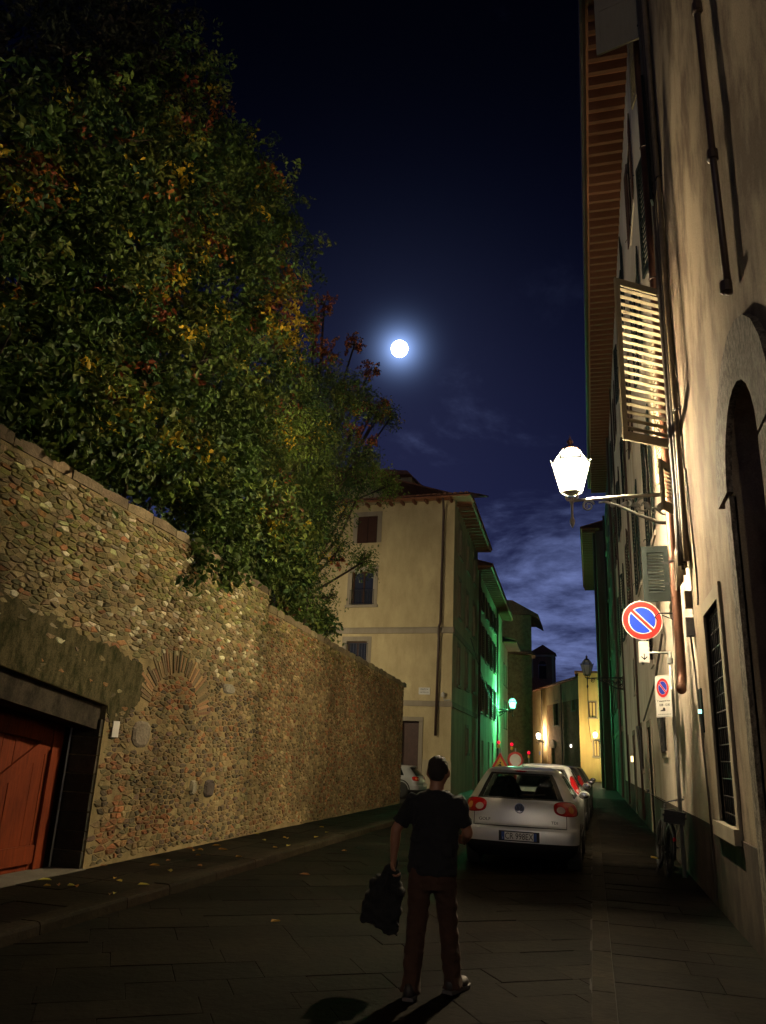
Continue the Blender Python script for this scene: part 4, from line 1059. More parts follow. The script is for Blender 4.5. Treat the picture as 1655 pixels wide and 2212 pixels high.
# ================================================================== STREET LANTERNS
def spiral(cx, cz, r0, turns, sgn=1, start=0.0, n=22, shrink=.18):
    return [(cx+math.cos(start+sgn*2*PI*turns*i/n)*r0*(1-(1-shrink)*i/n), 0, cz+math.sin(start+sgn*2*PI*turns*i/n)*r0*(1-(1-shrink)*i/n)) for i in range(n+1)]
def lantern(label, loc, rz, L, iron, pane_mat, power=None, group='street lanterns on wall brackets', scale=1.0, bulb='bulb', head=1.0):
    t = thing('wall_lantern', label, 'street lamp', loc, rz, group)
    t.scale = (scale,)*3
    b = MB(); b.tube([(0, 0, .05), (L*.5, 0, .04), (L, 0, 0)], [.036, .032, .024], 8); b.build('arm', iron, t, smooth=True)
    b = MB(); b.fbox(Frame((0, 0, 0), (0, 1, 0), (1, 0, 0)), -.05, .05, -.50, .14, 0, .022); b.build('wall_plate', iron, t)
    b = MB(); b.tube([(0.02, 0, -.44), (L*.18, 0, -.41), (L*.36, 0, -.28), (L*.55, 0, -.11), (L*.68, 0, -.035), (L*.74, 0, -.05)], [.030, .030, .027, .024, .020, .016], 7); b.build('strut', iron, t, smooth=True)
    for sp in (spiral(L*.12, -.16, .18, 1.4, 1, PI*.5), spiral(L*.31, -.12, .13, 1.3, -1, PI*.5), spiral(L*.46, -.08, .085, 1.2, 1, PI*.4), spiral(L*.05, -.28, .07, 1.2, 1, 0), spiral(L*.22, -.22, .06, 1.2, -1, PI), spiral(L*.84, -.10, .10, 1.6, -1, PI*.9), spiral(L*.37, -.17, .05, 1.1, 1, PI*.2), spiral(L*.14, -.13, .07, 1.0, -1, 0)):
        b = MB(); b.tube(sp, [.019]*8+[.014]*(len(sp)-8), 6); b.build('scroll', iron, t, smooth=True)
    for k in range(5):
        b = MB(); x = L*(.16+.11*k); b.ell((x, 0, -.16+.022*k), (.05, .016, .07), 7, 5, Matrix.Rotation(.7*k, 3, 'Y')); b.build('leaf_ornament', iron, t, smooth=True)
    E = Matrix.Translation((L, 0, 0))
    b = MB(); b.lathe([(.006, -.46), (.03, -.40), (.042, -.34), (.026, -.29), (.018, -.26), (.022, -.05), (.035, -.03), (.03, .02), (.05, .05)], 10, E); b.build('pendant', iron, t, smooth=True)
    b = MB()
    for k in range(4):
        a = PI/4+PI/2*k; c, s = math.cos(a), math.sin(a); b.tube([(L, 0, .0), (L+c*.10, s*.10, .03), (L+c*.14, s*.14, .09), (L+c*.13, s*.13, .14)], .011, 6)
    b.build('yoke', iron, t)
    n = 6; zb, zt, rb, rt, zc, rc = .14, .14+.46*head, .15*head, .275*head, .14+.66*head, .13*head
    fr = MB()
    for k in range(n):
        a = 2*PI*k/n; c, s = math.cos(a), math.sin(a)
        fr.tube([(L+c*rb, s*rb, zb), (L+c*rt, s*rt, zt)], .010, 5); fr.tube([(L+c*(rt-.03), s*(rt-.03), zt+.03), (L+c*rc, s*rc, zc)], .010, 5)
        fr.tube([(L+c*rt, s*rt, zt), (L+c*(rt+.02), s*(rt+.02), zt+.06)], .014, 5)
        a2 = 2*PI*(k+1)/n; c2, s2 = math.cos(a2), math.sin(a2)
        fr.tube([(L+c*rb, s*rb, zb), (L+c2*rb, s2*rb, zb)], .012, 5); fr.tube([(L+c*rt, s*rt, zt), (L+c2*rt, s2*rt, zt)], .014, 5); fr.tube([(L+c*rc, s*rc, zc), (L+c2*rc, s2*rc, zc)], .012, 5)
    fr.build('lantern_frame', iron, t)
    for k in range(n):
        a, a2 = 2*PI*k/n, 2*PI*(k+1)/n
        for (r0, z0, r1, z1) in ((rb, zb, rt, zt), (rt-.03, zt+.03, rc, zc)):
            p = MB(); q = .985
            p.add([(L+math.cos(x)*r*q, math.sin(x)*r*q, z) for x, r, z in ((a, r0, z0), (a2, r0, z0), (a2, r1, z1), (a, r1, z1))], [(0, 1, 2, 3)]); p.build('pane', 'glow_cap' if (power and r1 == rc and pane_mat == 'glow_main') else pane_mat, t, fixn=False)
    b = MB(); b.lathe([(rc, zc), (rc*.95, zc+.03), (.05, zc+.08), (.03, zc+.11), (.055, zc+.14), (.05, zc+.17), (.015, zc+.20), (.006, zc+.26)], 10, E); b.build('finial', 'pipe_copper' if iron == 'grey_iron' else iron, t, smooth=True)
    b = MB(); b.lathe([(rb*.9, zb), (rb*.5, zb-.03)], 6, E); b.build('base_plate', iron, t)
    b = MB(); b.ell((L, 0, .40), (.055, .055, .10), 10, 7); b.build('bulb', bulb if power else 'dull_glass', t, smooth=True)
    if power:
        ld = bpy.data.lights.new('lamp_light', 'POINT'); ld.energy = power[0]; ld.color = power[1]; ld.shadow_soft_size = .07
        lo = bpy.data.objects.new('lamp_light', ld); COL.objects.link(lo); lo.parent = t; lo.location = (L, .0, .40)
    return t
lantern('brightly lit lantern on a scrolled iron bracket, above the silver car', (RX, 12.12, 5.66), PI, 1.60, 'grey_iron', 'glow_main', LAMP_MAIN, scale=1.0, head=1.12)
lantern('unlit dark lantern on a scrolled bracket, high on the right past the signs', (RX, 36.0, 5.22), PI, 1.52, 'black_iron', 'dull_glass')
gp = SF.p(22.6, 4.95); lantern('green glowing lantern on the left houses along the street', tuple(gp), R(1.6), 1.15, 'black_iron', 'glow_green', LAMP_GREEN, bulb='bulb_green')
fp = BF.p(13.2, 3.7, .03); lantern('warm lit lantern on the low house closing the street', tuple(fp), math.atan2(BF.n.y, BF.n.x), .7, 'black_iron', 'glow_far', LAMP_FAR)
lantern('small lit lantern beside the far yellow house front', (.75, 72.6, 3.6), PI, .55, 'black_iron', 'glow_yellow', LAMP_YELLOW, scale=.8)
lantern('lit lantern on a bracket of the tall house, behind the viewer', (RX, -12.0, 5.70), PI, 1.60, 'grey_iron', 'glow_main', LAMP_BEHIND, head=1.15)
# lantern standing in the side square behind the wall; it lights the corner house's front
def lamp_post(label, loc, power):
    t = thing('post_lantern', label, 'street lamp', loc)
    b = MB(); b.lathe([(.16, 0), (.16, .12), (.11, .2), (.10, .9), (.06, 1.0), (.045, 5.2), (.06, 5.25)], 12); b.build('post', 'lantern_iron', t, smooth=True)
    b = MB(); n = 6
    for k in range(n):
        a, a2 = 2*PI*k/n, 2*PI*(k+1)/n; p = MB()
        p.add([(math.cos(x)*r, math.sin(x)*r, z) for x, r, z in ((a, .15, 5.3), (a2, .15, 5.3), (a2, .27, 5.8), (a, .27, 5.8))], [(0, 1, 2, 3)]); p.build('pane', 'glow_main', t, fixn=False)
        b.tube([(math.cos(a)*.152, math.sin(a)*.152, 5.3), (math.cos(a)*.272, math.sin(a)*.272, 5.8)], .01, 5)
    b.lathe([(.16, 5.24), (.16, 5.3)], 6); b.build('lantern_frame', 'lantern_iron', t)
    b = MB(); b.lathe([(.29, 5.8), (.29, 5.84), (.10, 6.02), (.03, 6.06), (.04, 6.12), (.01, 6.2)], 6); b.build('cap', 'lantern_iron', t)
    ld = bpy.data.lights.new('lamp_light', 'POINT'); ld.energy = power[0]; ld.color = power[1]; ld.shadow_soft_size = .08
    lo = bpy.data.objects.new('lamp_light', ld); COL.objects.link(lo); lo.parent = t; lo.location = (0, 0, 5.55)
lamp_post('lantern on an iron post in the side square behind the garden wall', (-12.2, 27.3, 0), LAMP_SQUARE)

# ================================================================== MOON
mm = MB(); mm.ell((0, 0, 0), (24, 24, 24), 32, 20)
mo_ = mm.build('moon', 'moon_glow', None, smooth=True); mo_.location = MOON_DIR*2200 + Vector((0, 0, 1.62)); tag(mo_, 'full white moon shining in the dark sky', 'moon')

# ================================================================== TRAFFIC SIGNS
def disc(mb, fr, a, z, r, d0, d1, n=36, r_in=0.0):
    if r_in <= 0: mb.prism([(a+r*math.cos(2*PI*k/n), z+r*math.sin(2*PI*k/n)) for k in range(n)], fr, d0, d1)
    else:
        for k in range(n):
            t0, t1 = 2*PI*k/n, 2*PI*(k+1)/n
            mb.prism([(a+r_in*math.cos(t0), z+r_in*math.sin(t0)), (a+r*math.cos(t0), z+r*math.sin(t0)), (a+r*math.cos(t1), z+r*math.sin(t1)), (a+r_in*math.cos(t1), z+r_in*math.sin(t1))], fr, d0, d1)
def no_parking(fr, a, z, r, parent, name='round_sign', d=0.0):
    b = MB(); disc(b, fr, a, z, r, d-.008, d, 40); o = b.build(name, 'sign_white', parent)
    b = MB(); disc(b, fr, a, z, r*.965, d+.0005, d+.002, 40, r*.70); b.build('red_ring', 'sign_red', o)
    # two blue segments separated by the red bar with white edges
    for sg in (1, -1):
        seg = []; ri = r*.655; h = r*.125
        t0 = math.asin(h/ri)
        for k in range(21): t = t0+(PI-2*t0)*k/20; seg.append((ri*math.cos(t), sg*ri*math.sin(t)))
        c, s = math.cos(R(-45)), math.sin(R(-45))
        b = MB(); b.prism([(a+x*c-y*s, z+x*s+y*c) for x, y in seg], fr, d+.0005, d+.002); b.build('blue_field', 'sign_blue', o)
    h = r*.072; c, s = math.cos(R(-45)), math.sin(R(-45)); L = r*.70
    b = MB(); b.prism([(a+x*c-y*s, z+x*s+y*c) for x, y in ((-L, -h), (L, -h), (L, h), (-L, h))], fr, d+.0008, d+.0024); b.build('red_bar', 'sign_red', o)
    return o
PX, PY = 1.285, 13.42
sp_ = place('sign_post', 'grey steel post carrying no-parking signs beside the bicycle', 'sign', (PX, PY, 0))
b = MB(); b.tube([(PX, PY, 0), (PX, PY, 3.42)], .03, 12); b.build('pole', 'galvanised', sp_, smooth=True)
b = MB(); b.tube([(PX, PY, 3.36), (PX-.04, PY-.0, 3.40), (PX-.46, PY, 3.40)], .018, 8); b.tube([(.86, PY+.0, 3.2), (.86, PY, 4.28)], .022, 8); b.build('arm', 'galvanised', sp_, smooth=True)
b = MB(); b.lathe([(.032, 0), (.045, .005), (.045, .10), (.032, .105)], 12, Matrix.Translation((PX, PY, 3.22))); b.build('clamp', 'galvanised', sp_)
S1 = Frame((.885, PY-.03, 0), (.995, .10, 0), (.10, -.995, 0))
no_parking(S1, 0, 3.93, .325, sp_)
b = MB(); b.fbox(S1, -.085, .085, 3.23, 3.585, -.006, .0); ap = b.build('arrow_plate', 'sign_white', sp_)
b = MB(); b.fbox(S1, -.078, .078, 3.237, 3.242, .0004, .0014); b.fbox(S1, -.078, .078, 3.573, 3.578, .0004, .0014); b.fbox(S1, -.078, -.073, 3.243, 3.572, .0004, .0014); b.fbox(S1, .073, .078, 3.243, 3.572, .0004, .0014); b.build('border', 'sign_grey', ap)
b = MB(); b.fbox(S1, -.007, .007, 3.285, 3.38, .0004, .0014); b.prism([(0, 3.272), (.052, 3.325), (.042, 3.337), (0, 3.295), (-.042, 3.337), (-.052, 3.325)], S1, .0016, .0026); b.build('arrow', 'sign_black', ap)
eu = Vector((.55, -.835, 0)).normalized(); S2 = Frame((1.14, PY-.05, 0), eu, Vector((eu.y, -eu.x, 0)))
b = MB(); b.fbox(S2, -.20, .20, 2.37, 3.03, -.008, 0); np_ = b.build('notice_plate', 'sign_white', sp_)
no_parking(S2, 0, 2.83, .155, np_, 'printed_symbol', .004)
for n_ in [o for o in np_.children if o.name.startswith('printed_symbol')]:
    for c_ in list(n_.children): c_.parent = np_          # keep to three levels
b = MB(); b.fbox(S2, -.19, .19, 2.378, 2.384, .0004, .0014); b.fbox(S2, -.19, .19, 3.016, 3.022, .0004, .0014); b.fbox(S2, -.19, -.184, 2.385, 3.015, .0004, .0014); b.fbox(S2, .184, .19, 2.385, 3.015, .0004, .0014); b.build('border', 'sign_grey', np_)
text_mesh("1° venerdì del mese", .040, 'sign_black', 'lettering', S2, 0, 2.625, .002, .002, np_)
text_mesh("8.00 - 12.00", .052, 'sign_black', 'lettering', S2, .02, 2.560, .002, .002, np_)
b = MB(); b.prism([(-.09, 2.465), (.03, 2.465), (.03, 2.50), (.012, 2.52), (-.02, 2.52), (-.03, 2.49), (-.09, 2.478)], S2, .0004, .0016); b.build('tow_symbol', 'sign_black', np_)
b = MB()
x = -.15
while x < .14: w = rnd(.012, .04); b.fbox(S2, x, x+w, 2.408, 2.422, .0004, .0014); x += w+.010
b.build('small_print', 'sign_grey', np_)

# road-work signs with red warning lamps beyond the cars
def warn_lamp(parent, x, y, z):
    b = MB(); b.lathe([(.02, -.12), (.05, -.10), (.05, -.02), (.03, 0)], 10, Matrix.Translation((x, y, z-.08))); b.build('lamp_body', 'sign_yellow', parent)
    b = MB(); b.ell((x, y, z), (.06, .03, .06), 12, 8); b.build('red_lamp', 'red_lamp', parent, smooth=True)
W1 = Frame((-3.10, 28.0, 0), (1, 0, 0), (0, -1, 0))
ws = place('roadwork_sign', 'yellow triangular roadworks sign with a red lamp, beyond the parked cars', 'sign', (-3.10, 28, 0))
tri = lambda s: [(-.62*s, 1.38-.36*s), (.62*s, 1.38-.36*s), (0, 1.38+.72*s)]
b = MB(); b.prism(tri(.62), W1, -.02, 0); bo = b.build('red_triangle', 'sign_red', ws)
b = MB(); b.prism(tri(.42), W1, .002, .006); b.build('yellow_field', 'sign_yellow', bo)
b = MB(); b.ell(W1.p(.01, 1.49, .01), (.03, .005, .03), 8, 6); b.prism([(-.07, 1.27), (-.015, 1.27), (.015, 1.35), (.06, 1.27), (.10, 1.27), (.04, 1.42), (.0, 1.455), (-.09, 1.395), (-.075, 1.37), (-.02, 1.395)], W1, .007, .010); b.build('digger_figure', 'sign_black', bo)
b = MB(); b.tube([W1.p(-.35, 0, -.15), W1.p(0, 2.0, -.05)], .02, 6); b.tube([W1.p(.35, 0, -.15), W1.p(0, 2.0, -.05)], .02, 6); b.tube([W1.p(0, 0, -.7), W1.p(0, 1.9, -.06)], .02, 6); b.build('trestle', 'galvanised', ws)
warn_lamp(ws, -3.14, 27.95, 2.16)
W2 = Frame((-2.62, 28.5, 0), (1, 0, 0), (0, -1, 0))
w2 = place('round_road_sign', 'round white sign with red rim and lamp, behind the roadworks triangle', 'sign', (-2.62, 28.5, 0))
b = MB(); disc(b, W2, 0, 1.60, .28, -.02, 0, 32); o_ = b.build('red_disc', 'sign_red', w2)
b = MB(); disc(b, W2, 0, 1.60, .20, .002, .006, 32); b.build('white_field', 'sign_white', o_)
b = MB(); b.tube([W2.p(0, 0, -.06), W2.p(0, 2.0, -.06)], .025, 6); b.box(-2.87, -2.37, 28.35, 28.8, 0, .06); b.build('stand', 'galvanised', w2)
warn_lamp(w2, -2.74, 28.45, 2.12)
w3 = place('barrier_lamp_stand', 'thin stand with a small red warning lamp, right of the round sign', 'barrier', (-2.3, 30.5, 0))
b = MB(); b.tube([(-2.3, 30.5, 0), (-2.3, 30.5, 1.72)], .02, 6); b.box(-2.5, -2.1, 30.3, 30.7, 0, .05); b.build('stand', 'galvanised', w3)
warn_lamp(w3, -2.3, 30.46, 1.88)

# ================================================================== CARS
def catmull(xs, ys, x):
    i = int(np.clip(np.searchsorted(xs, x)-1, 0, len(xs)-2)); t = (x-xs[i])/(xs[i+1]-xs[i])
    def slope(k):
        if k == 0: return (ys[1]-ys[0])/(xs[1]-xs[0])
        if k == len(xs)-1: return (ys[-1]-ys[-2])/(xs[-1]-xs[-2])
        a = (ys[k]-ys[k-1])/(xs[k]-xs[k-1]); b = (ys[k+1]-ys[k])/(xs[k+1]-xs[k])
        return 0.0 if a*b <= 0 else 2*a*b/(a+b)
    h = xs[i+1]-xs[i]; m0, m1 = slope(i)*h, slope(i+1)*h
    return (2*t**3-3*t**2+1)*ys[i]+(t**3-2*t**2+t)*m0+(-2*t**3+3*t**2)*ys[i+1]+(t**3-t**2)*m1
HATCH = [ # z, half width, rear y, front y
 (.18, .70, .22, 3.95), (.26, .80, .10, 4.10), (.36, .845, .015, 4.18), (.46, .858, .0, 4.20), (.57, .862, .005, 4.20), (.61, .864, .02, 4.195), (.635, .864, .055, 4.18), (.72, .866, .075, 4.14),
 (.82, .860, .09, 4.0), (.92, .842, .115, 3.6), (.985, .815, .145, 3.15), (1.02, .79, .175, 2.98), (1.20, .695, .30, 2.62), (1.36, .60, .415, 2.20), (1.405, .565, .40, 2.08), (1.435, .53, .38, 1.98), (1.462, .44, .48, 1.82), (1.478, .28, .70, 1.6), (1.484, .10, .95, 1.35)]
def car(label, loc, rz, paint, rows=HATCH, sx=1.0, sz=1.0, group='cars parked along the street', tail='golf', detail=True, plate=None):
    t = thing('parked_car', label, 'car', loc, rz, group)
    rz_ = [r[0] for r in rows]; W = [r[1]*sx for r in rows]; YR = [r[2] for r in rows]; YF = [r[3] for r in rows]
    def S(tt, z, off=0.0):
        sg = 1 if tt >= 0 else -1; q = abs(tt)
        w, yr, yf = catmull(rz_, W, z), catmull(rz_, YR, z), catmull(rz_, YF, z)
        L = yf-yr; cr = min(.07, L*.04); ry = min(.26, L*.2); fy = min(.45, L*.3)
        if q <= 1: x = .80*w*q; y = yr+cr*q*q
        elif q <= 1.6:
            f = (q-1)/.6*PI/2; x = .80*w+.20*w*math.sin(f); y = yr+cr+ry*(1-math.cos(f))*.9+ry*.1*(q-1)/.6
        elif q <= 3.4: k = (q-1.6)/1.8; x = w; y = (yr+cr+ry)*(1-k)+(yf-fy)*k
        elif q <= 4: f = (q-3.4)/.6*PI/2; x = w*(.68+.32*math.cos(f)); y = yf-fy+(fy-.12)*math.sin(f)
        else: k = (q-4); x = w*.68*(1-k); y = yf-.12+.12*math.sin(k*PI/2)
        return Vector((sg*x, y, z*sz))
    def Pn(tt, z, off):
        e = 1e-3; a = S(tt+e, z)-S(tt-e, z); b = S(tt, z+e)-S(tt, z-e); n = a.cross(b)
        n.normalize(); return S(tt, z)+n*off
    # grid with window holes
    half = [0, .2, .4, .6, .78, .9, 1.0, 1.08, 1.16, 1.25, 1.35, 1.45, 1.6, 1.75, 1.95, 2.15, 2.34, 2.41, 2.6, 2.85, 3.05, 3.2, 3.4, 3.5, 3.6, 3.7, 3.82, 4, 4.2, 4.5, 4.8, 5]
    T = [-x for x in half[:0:-1]]+half
    T = T[:-1] if True else T
    Z = [.18, .22, .26, .31, .36, .41, .46, .52, .57, .60, .615, .625, .635, .66, .70, .76, .82, .87, .92, .955, .985, 1.005, 1.03, 1.10, 1.17, 1.24, 1.31, 1.36, 1.385, 1.405, 1.42, 1.435, 1.45, 1.462, 1.472, 1.478, 1.482, 1.484]
    holes = [('rear_window', -.9, .9, 1.03, 1.36), ('side_window', 1.75, 2.34, 1.03, 1.36), ('side_window', -2.34, -1.75, 1.03, 1.36), ('side_window', 2.41, 3.2, 1.03, 1.36), ('side_window', -3.2, -2.41, 1.03, 1.36), ('windscreen', 3.6, 5.0, 1.03, 1.36), ('windscreen', -5.0, -3.6, 1.03, 1.36)]
    def in_hole(tt, z): return any(a < tt < b and c < z < d for _, a, b, c, d in holes)
    m_ = MB(); idx = {}
    n = len(T)
    for j, z in enumerate(Z):
        for i, tt in enumerate(T): idx[i, j] = len(m_.v); m_.v.append(tuple(S(tt, z)))
    lowf = MB(); lowf.v = list(m_.v)
    for j in range(len(Z)-1):
        for i in range(n):
            i2 = (i+1) % n; tm = (T[i]+(T[i2] if i2 else 5.0))/2; zm = (Z[j]+Z[j+1])/2
            if in_hole(tm, zm): continue
            f = (idx[i, j], idx[i2, j], idx[i2, j+1], idx[i, j+1])
            (lowf if Z[j+1] <= .42 else m_).f.append(f); (lowf if Z[j+1] <= .42 else m_).c.append((1, 1, 1))
    m_.f.append(tuple(idx[i, len(Z)-1] for i in range(n))); m_.c.append((1, 1, 1))
    lowf.f.append(tuple(idx[i, 0] for i in range(n))); lowf.c.append((1, 1, 1))
    body = m_.build('body', paint, t, smooth=True); lowf.build('lower_bumper', 'trim_black', t, smooth=True)
    for b_ in (body,):
        bm = bmesh.new(); bm.from_mesh(b_.data); bmesh.ops.delete(bm, geom=[v for v in bm.verts if not v.link_faces], context='VERTS'); bm.to_mesh(b_.data); bm.free()
    def patch(name, t0, t1, z0, z1, off, mat, parent, nt=10, nz=6, sup=None, fix=True):
        """piece lying on the body surface; sup rounds its outline"""
        g = MB()
        if sup is None:
            for j in range(nz+1):
                for i in range(nt+1): g.v.append(tuple(Pn(t0+(t1-t0)*i/nt, z0+(z1-z0)*j/nz, off)))
            g.f = [(j*(nt+1)+i, j*(nt+1)+i+1, (j+1)*(nt+1)+i+1, (j+1)*(nt+1)+i) for j in range(nz) for i in range(nt)]; g.c = [(1, 1, 1)]*len(g.f)
        else:
            N, Rn = 28, 5; tc_, zc_, a_, b_ = (t0+t1)/2, (z0+z1)/2, (t1-t0)/2, (z1-z0)/2
            g.v.append(tuple(Pn(tc_, zc_, off)))
            for r in range(1, Rn+2):
                k = min(r, Rn)/Rn
                for i in range(N):
                    an = 2*PI*i/N; c, s = math.cos(an), math.sin(an)
                    dx = math.copysign(abs(c)**(2/sup), c)*a_*k; dz = math.copysign(abs(s)**(2/sup), s)*b_*k
                    g.v.append(tuple(Pn(tc_+dx, zc_+dz, off if r <= Rn else -.01)))
            for i in range(N): g.f.append((0, 1+i, 1+(i+1) % N))
            for r in range(Rn):
                for i in range(N): g.f.append((1+r*N+i, 1+(r+1)*N+i, 1+(r+1)*N+(i+1) % N, 1+r*N+(i+1) % N))
            g.c = [(1, 1, 1)]*len(g.f)
        return g.build(name, mat, parent, smooth=True, fixn=fix)
    for nm, a, b, c, d in holes: patch(nm, a, b, c, d, -.004, 'car_glass', t, 12, 5)
    # black masking round the rear glass
    for a, b, c, d in ((-.95, .95, 1.006, 1.03), (-.95, .95, 1.36, 1.388), (-1.02, -.9, 1.006, 1.388), (.9, 1.02, 1.006, 1.388)): patch('window_seal', a, b, c, d, .003, 'trim_black', t, 8, 4)
    # interior
    i_ = MB(); i_.box(-.66*sx, .66*sx, .35, 3.0, .45, .80); i_.build('cabin_floor', 'seat_cloth', t)
    for x in (-.36, .36):
        for y in (1.05, 1.95):
            s_ = MB(); s_.ell((x, y, .92), (.24, .10, .36), 10, 7); s_.ell((x, y, 1.22*sz), (.13, .07, .10), 10, 6); s_.build('seat', 'seat_cloth', t, smooth=True)
    # wheels
    for y in (.78, 3.36):
        for sg in (-1, 1):
            x0 = sg*(.862*sx-.20); Mx = Matrix.Translation((x0, y, .31)) @ Matrix.Rotation(sg*PI/2, 4, 'Y')
            w = MB(); w.lathe([(.20, 0), (.29, 0), (.31, .03), (.31, .17), (.29, .205), (.20, .205)], 24, Mx); wo = w.build('wheel', 'tyre', t, smooth=True)
            w = MB(); w.lathe([(.05, .19), (.19, .195), (.20, .20)], 20, Mx); w.build('rim', 'rim_alloy', wo)
            a_ = MB()
            for k in range(14):
                t0, t1 = PI*k/14, PI*(k+1)/14
                for r0, r1 in ((.325, .37),):
                    a_.add([(sg*(.868*sx), y+math.cos(q)*r, .31+math.sin(q)*r) for q, r in ((t0, r0), (t1, r0), (t1, r1), (t0, r1))]+[(sg*(.80*sx), y+math.cos(q)*r, .31+math.sin(q)*r) for q, r in ((t0, r0), (t1, r0), (t1, r1), (t0, r1))], [(0, 1, 2, 3), (4, 5, 6, 7), (0, 1, 5, 4), (2, 3, 7, 6)])
            a_.build('wheel_arch', 'trim_black', t)
    # mirrors
    for sg in (-1, 1):
        m2 = MB(); m2.ell((sg*(.90*sx), 2.62, 1.03*sz), (.10, .06, .07), 12, 8); m2.tube([(sg*.78*sx, 2.68, .98*sz), (sg*.90*sx, 2.64, 1.0*sz)], .025, 6); mo = m2.build('mirror', paint, t, smooth=True)
        m2 = MB(); m2.ell((sg*(.90*sx), 2.566, 1.03*sz), (.085, .012, .055), 12, 6); m2.build('mirror_glass', 'chrome', mo, smooth=True)
    # tail lights
    for sg in (-1, 1):
        if tail == 'golf':
            def rng(a, b): return (a, b) if sg > 0 else (-b, -a)
            l = patch('tail_light', *rng(.74, 1.46), .80, 1.0, .010, 'tail_red', t, sup=2.9)
            patch('lens', *rng(.80, .98), .835, .93, .016, 'tail_clear', l, sup=2.0); patch('lens', *rng(1.08, 1.24), .845, .94, .016, 'tail_amber', l, sup=2.0)
            patch('lens_rim', *rng(.765, 1.0), .815, .955, .0135, 'tail_red', l, sup=2.0)
        else:
            def rng(a, b): return (a, b) if sg > 0 else (-b, -a)
            l = patch('tail_light', *rng(1.04, 1.56), .90, 1.26, .010, 'tail_red', t, sup=2.2)
            patch('lens', *rng(1.15, 1.4), .94, 1.0, .016, 'tail_clear', l, sup=2.2)
        patch('headlight', *((3.55, 4.1) if sg > 0 else (-4.1, -3.55)), .66, .80, .008, 'tail_clear', t, sup=2.5)
    if detail:
        # tailgate joint, plate, emblem, lettering, wiper, handle
        for a, b, c, d in ((-.98, .98, .618, .630), (-1.0, -.985, .618, .80), (.985, 1.0, .618, .80)): patch('panel_gap', a, b, c, d, .0025, 'trim_black', t, 14, 3)
        for sg in (-1, 1):
            for q in (2.375, 3.25): patch('panel_gap', *((q-.006, q+.006) if sg > 0 else (-q-.006, -q+.006)), .40, 1.02, .002, 'trim_black', t, 1, 10)
            patch('door_handle', *((2.18, 2.32) if sg > 0 else (-2.32, -2.18)), .82, .85, .018, paint, t, 4, 2)
            patch('side_strip', *((1.7, 3.3) if sg > 0 else (-3.3, -1.7)), .52, .57, .010, 'trim_black', t, 14, 2)
        RF_ = Frame((0, 0, 0), (1, 0, 0), (0, -1, 0))
        yb = lambda z: -S(0, z).y
        pf = MB(); pf.fbox(RF_, -.30, .30, .425, .565, -.03, .012); po = pf.build('number_plate', 'trim_black', t)
        pw = MB(); pw.fbox(RF_, -.215, .215, .44, .55, .012, .016); pw.build('plate_field', 'plate_white', po)
        for x in (-1, 1):
            pb = MB(); pb.fbox(RF_, min(x*.216, x*.26), max(x*.216, x*.26), .44, .55, .012, .016); pb.build('plate_band', 'plate_blue', po)
        text_mesh('CR 998EX', .122, 'sign_black', 'plate_lettering', RF_, 0, .492, .018, .003, po, xs=.80)
        text_mesh('I', .045, 'sign_white', 'country_letter', RF_, -.24, .462, .018, .002, po)
        # emblem: ring with V over W
        yc = yb(.885); em = MB(); disc(em, RF_, 0, .885, .068, yc-.02, yc+.008, 28); eo = em.build('emblem', 'trim_black', t)
        em = MB(); disc(em, RF_, 0, .885, .072, yc+.004, yc+.016, 28, .061); em.build('emblem_ring', 'chrome', eo)
        em = MB()
        def stroke(x0, z0, x1, z1, w=.0085):
            dx, dz = x1-x0, z1-z0; L_ = math.hypot(dx, dz); px, pz = -dz/L_*w/2, dx/L_*w/2
            em.prism([(x0+px, .885+z0+pz), (x0-px, .885+z0-pz), (x1-px, .885+z1-pz), (x1+px, .885+z1+pz)], RF_, yc+.0085, yc+.015)
        for x0, z0, x1, z1 in ((-.026, .055, 0, .006), (0, .006, .026, .055), (-.054, .028, -.024, -.050), (-.024, -.050, 0, .0), (0, .0, .024, -.050), (.024, -.050, .054, .028)): stroke(x0, z0, x1, z1)
        em.build('emblem_letters', 'chrome', eo)
        text_mesh('GOLF', .062, 'sign_black', 'badge_lettering', RF_, -.53, .705, yb(.705)-.028, .012, t, xs=1.15)
        text_mesh('TDI', .055, 'sign_black', 'badge_lettering', RF_, .52, .705, yb(.705)-.028, .012, t, xs=1.15)
        wp = MB(); wp.tube([Pn(0, 1.05, .02), Pn(.1, 1.055, .025), Pn(.62, 1.075, .02)], .010, 6); wp.build('rear_wiper', 'trim_black', t)
        sp = MB(); sp.ell((0, .37, 1.415), (.10, .02, .014), 10, 5); sp.build('brake_light', 'tail_red', t)
        an = MB(); an.tube([(0, .75, 1.475), (0, .62, 1.66)], .006, 6); an.build('aerial', 'trim_black', t)
    else:
        pf = MB(); pf.box(-.26, .26, -.012, .03, .44, .55); pf.build('number_plate', 'plate_white', t)
        patch('panel_gap', -.98, .98, .66, .672, .0025, 'trim_black', t, 14, 2)
    return t
car('silver hatchback seen from behind, parked under the lit lantern', (-1.10, 12.46, .03), R(-.6), 'paint_silver', sx=1.01)
TALL = [(z, w*(1.0 if z < .95 else .98), yr+(.05 if z > .9 else 0), yf-.15) for z, w, yr, yf in HATCH]
car('white hatchback with tall red tail lights, parked ahead of the silver one', (-1.06, 17.5, .03), R(-.6), 'paint_white', TALL, .98, 1.03, tail='high', detail=False)
car('dark hatchback parked ahead of the white one', (-1.0, 22.6, .03), R(-.8), 'paint_dark', TALL, 1.0, 1.0, tail='high', detail=False)
car('dark hatchback farthest along the parked row', (-.95, 27.6, .03), R(-.8), 'paint_dark', HATCH, 1.0, .98, tail='golf', detail=False)
